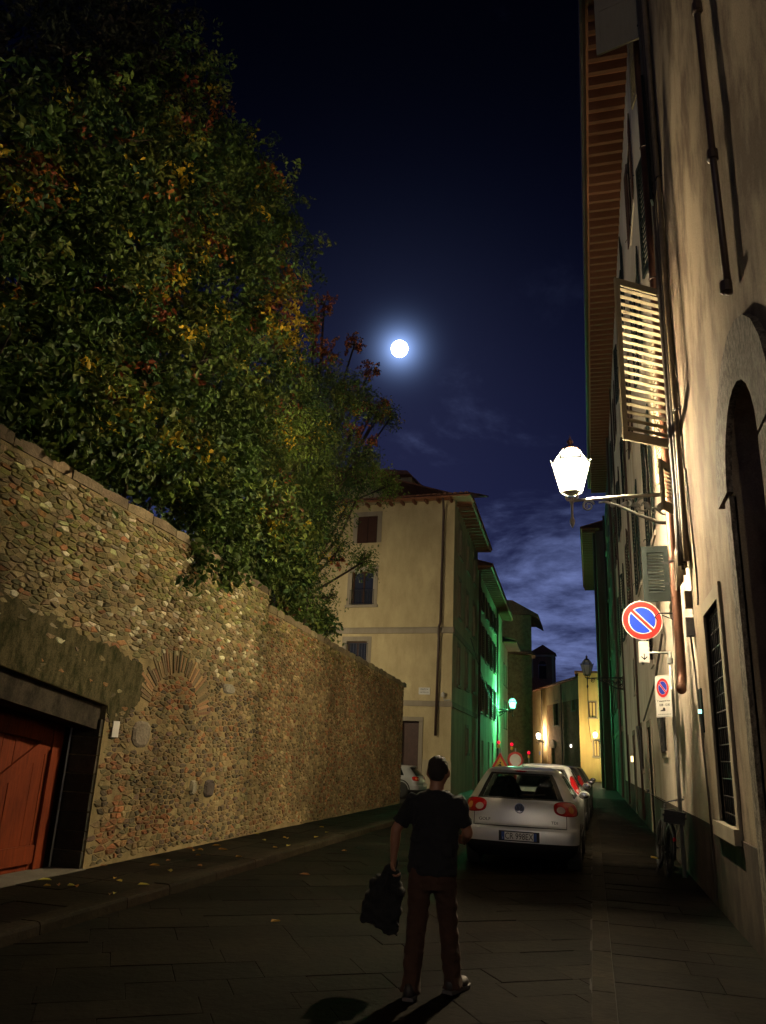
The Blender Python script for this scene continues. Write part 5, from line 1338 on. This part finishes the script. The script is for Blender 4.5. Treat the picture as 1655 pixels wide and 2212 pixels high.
car('pale grey car end showing past the garden wall corner', (-6.25, 30.6, .03), R(90), 'paint_grey', HATCH, 1.0, .80, tail='golf', detail=False, group='cars parked along the street')
# ================================================================== PERSON
def chain(mb, pts, n=14):
    """pts: (x,y,z, rx, ry) elliptical sections along a limb, ry in depth"""
    P = [Vector(p[:3]) for p in pts]; vs = []
    for i, p in enumerate(pts):
        d = (P[min(i+1, len(P)-1)]-P[max(i-1, 0)]).normalized()
        x = Vector((1, 0, 0)); x = (x-d*x.dot(d)).normalized(); y = d.cross(x)
        for k in range(n):
            t = 2*PI*k/n; vs.append(P[i]+x*math.cos(t)*p[3]+y*math.sin(t)*p[4])
    fs = [(i*n+k, i*n+(k+1) % n, (i+1)*n+(k+1) % n, (i+1)*n+k) for i in range(len(P)-1) for k in range(n)]
    fs += [tuple(range(n-1, -1, -1)), tuple((len(P)-1)*n+k for k in range(n))]
    mb.add(vs, fs)
def blend(mb, name, mat, parent, voxel=.012, smooth=4, folds=0.0):
    """fuse overlapping volumes into one continuous surface"""
    me = mb.mesh(name+'_src', mat); o = bpy.data.objects.new('tmp', me); COL.objects.link(o)
    r = o.modifiers.new('r', 'REMESH'); r.mode = 'VOXEL'; r.voxel_size = voxel
    s = o.modifiers.new('s', 'SMOOTH'); s.factor = .5; s.iterations = smooth
    dg = bpy.context.evaluated_depsgraph_get(); m2 = bpy.data.meshes.new_from_object(o.evaluated_get(dg))
    bpy.data.objects.remove(o); bpy.data.meshes.remove(me); m2.name = name
    if folds > 0:
        from mathutils import noise as mn
        ds = [(v, mn.noise(Vector((v.co.x*11, v.co.y*11, v.co.z*17+v.co.x*9)))+.6*mn.noise(Vector((v.co.x*24+5, v.co.y*24, v.co.z*30)))) for v in m2.vertices]
        for v, q in ds: v.co = v.co+v.normal*q*folds
    m2.polygons.foreach_set('use_smooth', [True]*len(m2.polygons)); m2.materials.clear(); m2.materials.append(MATS[mat])
    return link(name, m2, parent)
HX = -1.14; HYc = 6.0
per = place('person', 'person in black t-shirt and dark trousers walking away, holding a jacket', 'person', (HX, HYc, .03))
g0 = .036
hip_l, hip_r = (-1.235, 5.98, .83), (-1.075, 6.0, .83)
knee_l, knee_r = (-1.255, 5.96, .45), (-1.045, 6.07, .46)
ank_l, ank_r = (-1.265, 5.86, .10), (-1.010, 6.13, .10)
sh_l, sh_r = (-1.312, 6.0, 1.285), (-.978, 6.0, 1.292)
el_l, el_r = (-1.435, 5.98, 1.08), (-.905, 6.03, 1.09)
wr_l, wr_r = (-1.455, 6.02, .87), (-.955, 6.24, 1.02)
def lerp(a, b, t): return tuple(a[i]+(b[i]-a[i])*t for i in range(3))
b = MB()
# head and neck
b.ell((HX+.005, 6.03, 1.505), (.076, .096, .115), 18, 14); b.ell((HX+.005, 6.10, 1.455), (.055, .045, .055), 12, 9)
b.ell((HX+.005, 6.135, 1.50), (.014, .02, .02), 8, 6)                       # nose
for sg in (-1, 1): b.ell((HX+.005+sg*.079, 6.035, 1.495), (.013, .022, .034), 8, 6)   # ears
chain(b, [(HX, 5.99, 1.30, .075, .065), (HX, 6.0, 1.37, .057, .058), (HX+.003, 6.015, 1.44, .054, .060), (HX+.005, 6.02, 1.48, .055, .065)])
# trunk
chain(b, [(HX-.01, 5.99, .78, .145, .095), (HX-.01, 5.99, .90, .155, .10), (HX, 5.99, 1.02, .145, .095), (HX, 6.0, 1.18, .165, .105), (HX, 6.0, 1.28, .17, .095), (HX, 6.0, 1.345, .10, .07)])
for s_, e_, w_ in ((sh_l, el_l, wr_l), (sh_r, el_r, wr_r)):
    chain(b, [(*s_, .045, .047), (*lerp(s_, e_, .5), .045, .047), (*e_, .038, .040)]); chain(b, [(*e_, .039, .041), (*lerp(e_, w_, .35), .039, .039), (*w_, .025, .029)]); b.ell(e_, (.039, .041, .042), 10, 8); b.ell(s_, (.046, .05, .046), 10, 8)
for h_, k_, a_ in ((hip_l, knee_l, ank_l), (hip_r, knee_r, ank_r)):
    chain(b, [(*h_, .078, .085), (*lerp(h_, k_, .5), .066, .070), (*k_, .050, .054)]); chain(b, [(*k_, .050, .054), (*lerp(k_, a_, .35), .050, .054), (*a_, .034, .038)])
    b.ell((a_[0], a_[1]+.06, g0+.035), (.036, .11, .035), 10, 7)
# left hand closed on the jacket, right hand half curled in front
def hand(wr, dirn, side, curl, palm_n):
    w = Vector(wr); d = Vector(dirn).normalized(); s = Vector(side).normalized(); pn = Vector(palm_n).normalized()
    c = w+d*.048
    chain(b, [(*(w-d*.01), .022, .026), (*c, .021, .038), (*(w+d*.088), .017, .036)] if abs(d.z) > .5 else [(*(w-d*.01), .024, .024), (*c, .034, .022), (*(w+d*.088), .034, .018)])
    for k, (off, L) in enumerate(((-.030, .066), (-.010, .074), (.011, .070), (.030, .056))):
        base = w+d*.088+s*off; p = base; ang = 0; pts = [p]
        for j, f in enumerate((.42, .33, .25)):
            ang += R(curl*(.7 if j == 0 else 1)); q = d*math.cos(ang)+pn*math.sin(ang); p = p+q*L*f*1.15; pts.append(p)
        b.tube(pts, [.0098, .0092, .0086, .0074], 8)
    tb = w+d*.03-s*.034; b.tube([tb, tb-s*.018+d*.022+pn*.012, tb-s*.010+d*.046+pn*.030], [.012, .0105, .0085], 8)
hand(wr_l, (-.05, .10, -1), (0, 1, 0), 62, (.9, 0, 0))
hand(wr_r, (-.15, .96, -.10), (0, 0, -1), 45, (-1, .1, 0))
blend(b, 'body', 'skin', per, .0085, 3)
# hair: short crop
h = MB(); h.ell((HX+.005, 6.015, 1.533), (.080, .094, .094), 18, 12); h.ell((HX+.005, 5.972, 1.500), (.066, .058, .070), 14, 10)
blend(h, 'hair', 'hair', per, .008, 2, .006)
# t-shirt
s = MB()
chain(s, [(HX-.012, 5.99, .80, .185, .125), (HX-.012, 5.99, .86, .187, .130), (HX-.008, 5.99, .96, .176, .122), (HX, 5.99, 1.06, .172, .118), (HX, 6.0, 1.17, .185, .125), (HX, 6.0, 1.25, .192, .118), (HX, 6.0, 1.305, .178, .10), (HX, 6.0, 1.345, .125, .085), (HX, 5.998, 1.378, .075, .072)], 20)
for s_, e_ in ((sh_l, el_l), (sh_r, el_r)):
    chain(s, [(*lerp(s_, e_, -.20), .056, .060), (*lerp(s_, e_, .0), .068, .072), (*lerp(s_, e_, .2), .068, .070), (*lerp(s_, e_, .45), .062, .066), (*lerp(s_, e_, .80), .062, .063)])
for k in range(10): s.ell((HX+rnd(-.15, .15), 5.875+rnd(-.006, .01), rnd(.85, 1.2)), (rnd(.02, .06), .014, rnd(.012, .05)), 8, 6, Matrix.Rotation(rnd(-.7, .7), 3, 'Y'))
blend(s, 't_shirt', 'shirt_black', per, .011, 3, .012)
# trousers
q = MB()
chain(q, [(HX-.015, 5.99, .70, .150, .110), (HX-.015, 5.99, .78, .165, .118), (HX-.012, 5.99, .86, .160, .112), (HX-.012, 5.99, .90, .155, .108)], 18)
for h_, k_, a_ in ((hip_l, knee_l, ank_l), (hip_r, knee_r, ank_r)):
    low_ = (a_[0], a_[1]-.005, .06)
    chain(q, [(*lerp(h_, k_, -.05), .086, .100), (*lerp(h_, k_, .3), .088, .096), (*lerp(h_, k_, .7), .078, .082), (*k_, .071, .074), (*lerp(k_, low_, .4), .068, .074), (*lerp(k_, low_, .8), .064, .072), (*low_, .068, .080)])
    for k in range(6):
        c = lerp(k_, low_, rnd(-.1, 1.0)); q.ell((c[0]+rnd(-.02, .02), c[1]-.058, c[2]), (rnd(.03, .06), .016, .012), 8, 5, Matrix.Rotation(rnd(-.5, .5), 3, 'Y'))
blend(q, 'trousers', 'trousers_maroon', per, .011, 3, .011)
for (a_, yaw_) in ((ank_l, 0.05), (ank_r, -.35)):
    sh = MB(); M_ = Matrix.Translation((a_[0], a_[1], 0)) @ Matrix.Rotation(yaw_, 4, 'Z')
    for y0, rx, ry, rz_, z0 in ((-.045, .042, .05, .05, g0+.05), (.04, .045, .09, .045, g0+.045), (.13, .048, .075, .036, g0+.036)): sh.ell(tuple(M_ @ Vector((0, y0, z0))), (rx, ry, rz_), 12, 8)
    so2 = blend(sh, 'shoe', 'shoe_dark', per, .010, 2)
    sl = MB(); sl.prism([(x, y) for x, y in [(-.038, -.09), (.038, -.09), (.046, -.02), (.044, .08), (.05, .15), (.03, .205), (-.02, .205), (-.046, .15), (-.042, .06), (-.044, -.02)]], Frame((0, 0, 0), (1, 0, 0), (0, 0, 1)), 0, 0.0) if False else None
    pts = [(-.038, -.09), (.038, -.09), (.046, -.02), (.044, .08), (.05, .15), (.03, .205), (-.02, .205), (-.046, .15), (-.042, .06), (-.044, -.02)]
    vs = [M_ @ Vector((x, y, .031)) for x, y in pts]+[M_ @ Vector((x, y, .054)) for x, y in pts]; m = len(pts)
    sl.add(vs, [tuple(range(m-1, -1, -1)), tuple(range(m, 2*m))]+[(i, (i+1) % m, m+(i+1) % m, m+i) for i in range(m)]); sl.build('sole', 'shoe_sole', so2)
# jacket held by the collar
jk = place('jacket', 'black jacket hanging from the left hand of the walking person', 'jacket', (-1.52, 6.04, .36))
j = MB()
chain(j, [(-1.462, 6.05, .86, .022, .028), (-1.465, 6.05, .80, .05, .05), (-1.49, 6.05, .72, .10, .065), (-1.525, 6.05, .60, .135, .075), (-1.555, 6.05, .48, .145, .08), (-1.565, 6.05, .42, .12, .075)], 18)
chain(j, [(-1.47, 6.03, .80, .03, .03), (-1.43, 6.02, .66, .05, .045), (-1.435, 6.02, .50, .055, .045), (-1.46, 6.02, .37, .05, .04)], 12)
for k in range(9): j.ell((-1.53+rnd(-.07, .05), 5.985+rnd(-.01, .02), rnd(.50, .70)), (.016, .020, rnd(.06, .11)), 8, 6, Matrix.Rotation(rnd(-.35, .35), 3, 'Y'))
blend(j, 'jacket_cloth', 'jacket_black', jk, .011, 5, .035)

# ================================================================== BICYCLE
bk = place('bicycle', 'dark old city bicycle leaning on the right wall, seen from behind', 'bicycle', (1.12, 13.5, .04))
lean = R(7); R0 = Vector((1.05, 13.12, .04)); tilt_M = Matrix.Translation(R0) @ Matrix.Rotation(R(2.5), 4, 'Z') @ Matrix.Rotation(lean, 4, 'Y')
def bp(x, y, z): return tilt_M @ Vector((x, y, z))
for y in (0.18, 1.25):
    w = MB(); w.tube([bp(0, y+.335*math.cos(2*PI*k/28), .345+.335*math.sin(2*PI*k/28)) for k in range(29)], 0.027, 8, False); wo = w.build('wheel', 'tyre', bk, smooth=True)
    w = MB(); w.tube([bp(0, y+.30*math.cos(2*PI*k/28), .345+.30*math.sin(2*PI*k/28)) for k in range(29)], .012, 6, False); w.build('rim', 'black_iron', wo)
    w = MB()
    for k in range(18): a = 2*PI*k/18; w.tube([bp(.02*(-1)**k, y, .345), bp(0, y+.30*math.cos(a), .345+.30*math.sin(a))], .0022, 4)
    w.tube([bp(-.05, y, .345), bp(.05, y, .345)], .018, 8); w.build('spokes', 'black_iron', wo)
    w = MB(); w.tube([bp(0, y+.375*math.cos(R(q)), .345+.375*math.sin(R(q))) for q in range(-20 if y > 1 else 10, 180 if y > 1 else 205, 15)], .042, 6); w.build('mudguard', 'bike_black', bk, smooth=True)
f = MB()
bb, sd_, hd, ra_, fa_ = (0, .60, .30), (0, .46, .86), (0, 1.07, .84), (0, .18, .345), (0, 1.25, .345)
for a, c, r in ((bb, sd_, .017), (bb, hd, .019), ((0, .50, .68), (0, 1.05, .92), .017), ((0, 1.03, 1.0), (0, 1.08, .78), .02)): f.tube([bp(*a), bp(*c)], r, 8)
for x in (-.045, .045):
    f.tube([bp(x*.4, .59, .30), bp(x, .18, .345)], .010, 6); f.tube([bp(x*.3, .47, .80), bp(x, .18, .345)], .010, 6); f.tube([bp(x, 1.08, .76), bp(x, 1.14, .60), bp(x, 1.25, .345)], .012, 6)
f.build('frame', 'bike_black', bk, smooth=True)
sdl = MB(); sdl.ell(bp(0, .40, .93), (.10, .13, .035), 14, 8); sdl.ell(bp(0, .55, .93), (.035, .12, .025), 12, 7); sdl.tube([bp(0, .46, .84), bp(0, .44, .92)], .013, 8); sdl.build('saddle', 'bike_black', bk, smooth=True)
hb = MB(); hb.tube([bp(-.33, .80, 1.14), bp(-.32, .92, 1.15), bp(-.20, 1.02, 1.10), bp(0, 1.04, 1.03), bp(.20, 1.02, 1.10), bp(.32, .92, 1.15), bp(.33, .80, 1.14)], .011, 8); hbo = hb.build('handlebar', 'chrome', bk, smooth=True)
for sg in (-1, 1):
    gr = MB(); gr.tube([bp(sg*.33, .78, 1.14), bp(sg*.32, .90, 1.15)], .017, 8); gr.build('grip', 'cable_tan', hbo)
    br = MB(); br.tube([bp(sg*.31, .93, 1.14), bp(sg*.22, .86, 1.10)], .006, 5); br.ell(bp(sg*.29, .94, 1.16), (.03, .03, .03), 8, 6); br.build('brake_lever', 'black_iron', hbo)
rk = MB()
for x in (-.06, 0, .06): rk.tube([bp(x, .40, .76), bp(x, -.08, .76)], .006, 5)
for x in (-.06, .06): rk.tube([bp(x, .02, .76), bp(x*.8, .18, .36)], .006, 5)
rk.build('rear_rack', 'black_iron', bk)
bx_ = MB(); bx_.box(-.15, .15, -.10, .26, .775, .93, tilt_M); bx_.box(-.16, .16, -.11, .27, .93, .95, tilt_M); bo_ = bx_.build('rack_box', 'bike_black', bk)
bx_ = MB(); bx_.box(-.172, .172, -.112, -.104, .86, .89, tilt_M); bx_.build('box_strap', 'seat_cloth', bo_)
rl = MB(); rl.ell(bp(0, -.20, .56), (.025, .015, .03), 8, 6); rl.build('rear_reflector', 'tail_red', bk)
pdl = MB(); pdl.tube([bp(-.05, .60, .30), bp(-.07, .55, .20), bp(-.16, .55, .20)], .010, 6); pdl.tube([bp(.05, .60, .30), bp(.07, .65, .40), bp(.15, .65, .40)], .010, 6); pdl.lathe([(.09, -.004), (.09, .004)], 16, tilt_M @ Matrix.Translation((.055, .60, .30)) @ Matrix.Rotation(PI/2, 4, 'Y')); pdl.build('crank', 'black_iron', bk)
pd_ = MB(); pd_.box(-.22, -.12, .51, .59, .19, .21, tilt_M); pd_.build('pedal', 'bike_yellow', bk)
pd_ = MB(); pd_.box(.11, .19, .61, .69, .39, .41, tilt_M); pd_.build('pedal', 'bike_black', bk)
ks = MB(); ks.tube([bp(-.03, .45, .33), bp(-.16, .40, .0)], .010, 6); ks.build('kickstand', 'black_iron', bk)

# ================================================================== TREES
def leaves(n, centres, rad, size, pal, wt, clump=20, spread=.24, down=.25, shell=.35, broad=.55, patch=None):
    """n leaves in sprays through the union of blobs; returns verts, quads, colours"""
    c = np.array(centres); r = np.array(rad); w = r**2.2; w = w/w.sum()
    ns = max(1, n//clump); bi = RNG.choice(len(c), ns, p=w)
    d = RNG.normal(size=(ns, 3)); d /= np.linalg.norm(d, axis=1)[:, None]
    rr = r[bi]*(shell+(1-shell)*RNG.random(ns)**.5)*(1+.12*RNG.normal(size=ns)); rr = np.where(RNG.random(ns) < .05, r[bi]*(1.05+.35*RNG.random(ns)), rr)
    sc_ = c[bi]+d*rr[:, None]*np.array([.95, 1.0, .95])
    sc = np.repeat(sc_, clump, axis=0); N = len(sc)
    # each spray trails along its own twig
    ax = d+RNG.normal(size=(ns, 3))*.6; ax[:, 2] -= down; ax /= np.linalg.norm(ax, axis=1)[:, None]
    axr = np.repeat(ax, clump, axis=0); tpos = np.tile(np.linspace(-1, 1, clump), ns)
    p = sc+axr*(tpos*spread)[:, None]+RNG.normal(size=(N, 3))*spread*.32
    nrm = RNG.normal(size=(N, 3)); nrm[:, 2] += .55; nrm[:, 0] += .25; nrm /= np.linalg.norm(nrm, axis=1)[:, None]
    t = axr+RNG.normal(size=(N, 3))*.8; t[:, 2] -= .5; t -= nrm*(t*nrm).sum(1)[:, None]; t /= np.linalg.norm(t, axis=1)[:, None]
    b = np.cross(nrm, t); s = size*(.65+.7*RNG.random(N))[:, None]
    V = np.empty((N, 6, 3)); q = .10
    V[:, 0] = p-t*s*.5; V[:, 1] = p-t*s*.12-b*s*broad*.5+nrm*s*q; V[:, 2] = p+t*s*.22-b*s*broad*.38+nrm*s*q
    V[:, 3] = p+t*s*.55-nrm*s*.08; V[:, 4] = p+t*s*.22+b*s*broad*.38+nrm*s*q; V[:, 5] = p-t*s*.12+b*s*broad*.5+nrm*s*q
    pal = np.array(pal); wt = np.array(wt, float); wt /= wt.sum()
    # neighbouring sprays turn together
    fld = np.sin(sc_[:, 0]*1.9+sc_[:, 1]*1.3+1.1)+np.sin(sc_[:, 1]*2.3-sc_[:, 2]*1.7)+np.sin(sc_[:, 2]*2.6+sc_[:, 0]*1.4+.6)+RNG.normal(size=ns)*.55
    order = np.argsort(np.argsort(fld))/ns; cw = np.cumsum(wt); ci = np.minimum(np.searchsorted(cw, order), len(pal)-1)
    ci = np.where(RNG.random(ns) < .25, RNG.choice(len(pal), ns, p=wt), ci)
    if patch is not None:
        for (px, py, pz, prd, k) in patch:
            near = np.linalg.norm(sc_-np.array([px, py, pz]), axis=1) < prd; ci[near & (RNG.random(ns) < .8)] = k
    col = pal[np.repeat(ci, clump)]*(.75+.5*RNG.random(N))[:, None]*np.repeat(.6+.8*RNG.random(ns), clump)[:, None]
    return V.reshape(-1, 3), N, col
def leaf_mesh(name, parts, parent):
    V = np.concatenate([p[0] for p in parts]); N = sum(p[1] for p in parts); col = np.concatenate([p[2] for p in parts])
    me = bpy.data.meshes.new(name); me.vertices.add(len(V)); me.vertices.foreach_set('co', V.astype(np.float32).ravel())
    # two quads per leaf: (0,1,2,3) and (0,3,4,5), folded on the midrib
    base = np.arange(N)[:, None]*6; L = np.concatenate([base+np.array([[0, 1, 2, 3]]), base+np.array([[0, 3, 4, 5]])], axis=1).ravel()
    me.loops.add(len(L)); me.loops.foreach_set('vertex_index', L.astype(np.int32))
    me.polygons.add(2*N); me.polygons.foreach_set('loop_start', np.arange(2*N, dtype=np.int32)*4)
    me.update(calc_edges=True)
    ca_ = me.color_attributes.new('Col', 'FLOAT_COLOR', 'CORNER'); cc = np.ones((N, 4)); cc[:, :3] = col
    ca_.data.foreach_set('color', np.repeat(cc, 8, axis=0).astype(np.float32).ravel())
    me.materials.append(MATS['leaf_col']); me.validate(); me.update()
    return link(name, me, parent)
def limbs(parent, base, trunk_top, blobs, r0, twig=True):
    b = MB(); base, top = Vector(base), Vector(trunk_top)
    mid = base.lerp(top, .5)+Vector((rnd(-.2, .2), rnd(-.2, .2), 0))
    b.tube([base, base+Vector((0, 0, .3)), mid, top], [r0*1.35, r0*1.05, r0*.85, r0*.6], 12); b.build('trunk', 'bark', parent, smooth=True)
    b = MB()
    for (x, y, z, r) in blobs:
        c = Vector((x, y, z)); st = mid.lerp(top, rnd(.2, 1)); m1 = st.lerp(c, .5)+Vector((rnd(-.4, .4), rnd(-.4, .4), rnd(-.2, .5)))
        b.tube([st, st.lerp(m1, .5)+Vector((rnd(-.1, .1), rnd(-.1, .1), .1)), m1, c], [r0*.38, r0*.28, r0*.2, .03], 7)
        if twig:
            for k in range(7):
                e = c+Vector((rnd(-1, 1), rnd(-1, 1), rnd(-.8, 1)))*r*.9; mm_ = c.lerp(e, .5)+Vector((rnd(-.1, .1), rnd(-.1, .1), rnd(0, .15)))
                b.tube([c, mm_, e], [.022, .014, .005], 5)
    b.build('branches', 'bark', parent, smooth=True)
GREEN = [(0.045, 0.080, 0.014), (0.065, 0.098, 0.018), (0.030, 0.062, 0.016), (0.090, 0.110, 0.020)]
YEL, ORG, RED_, PALE = (0.42, 0.29, 0.018), (0.28, 0.105, 0.018), (0.19, 0.052, 0.020), (0.13, 0.19, 0.035)
BROAD = [(-8.2,6.9,9.5,1.50),(-8.0,7.9,9.5,1.30),(-7.8,8.0,7.9,1.40),(-8.3,9.1,11.5,1.30),(-8.6,10.7,13.3,1.20),(-7.8,9.2,9.6,1.50),(-8.0,11.1,11.5,1.50),(-8.6,12.6,14.5,1.20),(-8.8,14.4,16.4,1.00),(-8.2,13.6,13.6,1.50),(-8.6,16.4,16.2,1.30),(-8.3,17.3,15.1,1.20),(-7.9,16.8,13.2,1.00),(-7.8,14.0,11.7,1.40),(-7.6,11.2,9.8,1.40),(-7.3,9.0,7.9,1.30),(-7.2,7.7,6.3,1.20),(-7.0,8.4,6.3,1.00),(-7.2,10.2,7.5,1.30),(-7.3,12.2,8.8,1.40),(-7.5,14.7,10.3,1.30),(-7.7,17.2,12.0,0.90),(-7.8,7.1,7.4,1.40),(-7.2,6.9,5.8,1.20),(-9.5,13.4,17.8,1.10),(-9.0,16.2,16.9,1.20)]
DARK = [(-11.0,10.7,16.1,1.60),(-11.5,12.6,19.2,2.00),(-11.5,14.5,20.4,1.60),(-11.8,12.8,21.5,2.00),(-11.0,15.3,19.2,1.50),(-10.5,9.8,13.7,1.80),(-11.0,12.5,16.5,2.00)]
FEATH = [ (-7.1,15.7,9.3,1.12),(-7.3,18.9,11.4,1.01),(-7.5,22.4,13.2,0.71),(-7.5,25.0,13.8,0.55),(-6.9,16.6,8.4,1.04),(-7.2,19.5,10.1,0.95),(-7.2,22.9,11.1,0.55),(-7.5,27.5,14.6,0.45),(-7.0,18.0,7.9,0.92),(-7.2,22.4,9.9,0.57),(-7.3,26.8,11.4,0.59),(-7.3,24.4,11.3,0.54),(-6.9,16.7,6.5,0.90),(-7.0,18.9,7.2,0.53),(-7.2,23.9,7.7,0.50),(-7.0,18.1,5.8,0.60),(-6.9,17.7,5.0,0.52),(-7.1,19.7,5.1,0.38),(-6.9,14.5,7.8,1.03),(-7.0,13.2,7.9,1.06),(-6.9,19.8,4.7,0.23),(-6.9,16.6,5.6,0.66),(-7.1,20.9,7.3,0.30),(-7.1,21.1,8.5,0.37),(-7.1,20.5,5.8,0.21) ]
REDB = [(-7.5,22.4,15.1,0.42),(-7.8,20.0,15.2,0.40),(-7.6,19.8,13.4,0.50),(-7.6,24.8,15.4,0.40),(-7.5,26.4,14.8,0.32),(-7.3,24.3,12.2,0.30),(-7.3,22.3,11.8,0.40),(-7.7,19.1,13.9,0.35),(-7.1,20.9,7.0,0.20),(-7.5,23.6,13.3,0.35),(-7.5,25.7,13.8,0.22)]
CREEP = [(-6.6,6.5,5.3,0.70),(-6.5,7.1,5.3,0.70),(-6.5,7.9,5.5,0.80),(-6.5,8.8,5.7,0.80),(-6.5,9.9,5.8,0.80),(-6.5,11.0,5.9,0.90),(-6.5,12.4,6.0,0.90),(-6.5,14.2,6.2,0.90),(-6.2,10.8,5.2,0.50),(-6.2,11.9,5.1,0.55),(-6.0,10.7,4.5,0.35),(-5.9,11.7,4.5,0.35),(-5.9,10.3,4.0,0.18),(-6.2,13.5,5.1,0.60),(-6.4,15.4,5.4,0.70),(-6.3,15.0,4.7,0.40),(-6.3,15.9,4.5,0.40),(-6.3,17.5,4.5,0.45),(-6.9,7.9,5.9,0.90),(-6.9,9.7,6.4,1.00),(-6.9,12.3,6.8,1.00)]
def xyz(L): return [b[:3] for b in L], [b[3] for b in L]
t1 = place('broadleaf_tree', 'big autumn tree with green, yellow and rust leaves filling the left', 'tree', (-9.6, 11.5, 0))
limbs(t1, (-9.6, 11.5, 0), (-9.0, 11.5, 8.5), BROAD, .30)
pal = GREEN+[YEL, ORG, RED_, PALE]
pts_, rad_ = xyz(BROAD)
leaf_mesh('crown', [leaves(74000, pts_, rad_, .118, pal, [6, 7, 7, 5, .9, .6, .5, 1.2], patch=[(-7.7, 17.0, 12.4, .9, 4), (-8.2, 17.4, 14.2, .8, 5), (-7.9, 16.6, 13.1, .6, 4), (-8.3, 9.2, 11.8, .4, 6), (-8.0, 8.0, 9.9, .6, 5), (-7.4, 14.4, 9.9, .6, 4), (-7.1, 8.2, 6.4, .5, 4), (-7.0, 7.3, 6.2, .4, 4), (-7.8, 11.0, 11.2, .5, 5), (-7.9, 9.8, 10.0, .4, 4)])], t1)
t2 = place('dark_cypress', 'tall dark evergreen rising behind the autumn tree at top left', 'tree', (-11.3, 12.6, 0))
limbs(t2, (-11.3, 12.6, 0), (-11.4, 12.7, 17), DARK, .28, False)
pts_, rad_ = xyz(DARK)
leaf_mesh('crown', [leaves(22000, pts_, rad_, .16, [(0.025, 0.028, 0.014), (0.030, 0.022, 0.014), (0.020, 0.026, 0.014)], [3, 2, 3], broad=.4)], t2)
t3 = place('feathery_tree', 'feathery green tree with rust seed clusters reaching over the wall toward the moon', 'tree', (-8.4, 19.0, 0))
limbs(t3, (-8.4, 19.0, 0), (-7.8, 19.0, 7.5), FEATH+REDB, .20)
pts_, rad_ = xyz(FEATH); rp, rr_ = xyz(REDB)
leaf_mesh('crown', [leaves(46000, pts_, rad_, .098, GREEN+[PALE, YEL, RED_], [5, 5, 5, 5, 3.5, .4, .5], clump=14, spread=.26, broad=.42, patch=[(-7.3, 27.1, 11.5, .8, 4), (-7.2, 24.0, 10.8, .7, 4), (-7.2, 23.6, 7.7, .6, 1)]),
                   leaves(3200, rp, rr_, .085, [RED_, ORG, (0.20, 0.06, 0.03)], [3, 3, 3], clump=16, spread=.10, broad=.7)], t3)
t4 = place('wall_creeper', 'dark glossy creeper spilling over the top of the garden wall', 'shrub', (-6.7, 11, 4.2))
for k in range(26):
    b = MB()
    y = 6+rnd(0, 11.5); x = -6.5; p0 = Vector((x, y, 4.4)); e = p0+Vector((rnd(-.3, .55), rnd(-.8, .8), rnd(.3, 1.6)))
    b.tube([p0, p0.lerp(e, .5)+Vector((rnd(-.1, .1), rnd(-.2, .2), .2)), e, e+Vector((rnd(0, .25), rnd(-.3, .3), rnd(-.3, .05)))], [.025, .018, .010, .004], 5)
    b.build('stem', 'bark', t4, smooth=True)
pts_, rad_ = xyz(CREEP)
leaf_mesh('foliage', [leaves(30000, pts_, rad_, .108, GREEN+[YEL, PALE, (0.10, 0.055, 0.02)], [6, 7, 6, 5, .7, 2.2, .6], clump=10, spread=.2, broad=.62, shell=.3)], t4)
# weeds along the wall foot and fallen leaves on the pavement
N_ = 34
fl = [MB() for _ in range(1)][0]
for k in range(N_):
    y = 7.5+rnd(0, 1)**1.6*9; x = rnd(-5.95, -4.7) if random.random() < .85 else rnd(-4.4, -2.5)
    z = .124 if x < -4.75 else (.145 if x < -4.5 else .037); a = rnd(0, 2*PI); s_ = rnd(.035, .075); fl.col = tone(random.choice([(.34, .22, .02), (.26, .14, .02), (.20, .09, .03), (.30, .26, .05)]), .3)
    pts = [(1, 0, 0), (.3, .45, .012), (-.6, .35, .02), (-1, 0, .0), (-.5, -.4, .015), (.35, -.42, .018)]
    fl.add([(x+(p[0]*math.cos(a)-p[1]*math.sin(a))*s_, y+(p[0]*math.sin(a)+p[1]*math.cos(a))*s_, z+p[2]) for p in pts], [(0, 1, 2, 3), (0, 3, 4, 5)])
o_ = fl.build('fallen_leaves', 'leaf_col', None, colors=True, fixn=False); tag(o_, 'yellow fallen leaves scattered on the left pavement', 'leaves', kind='stuff')
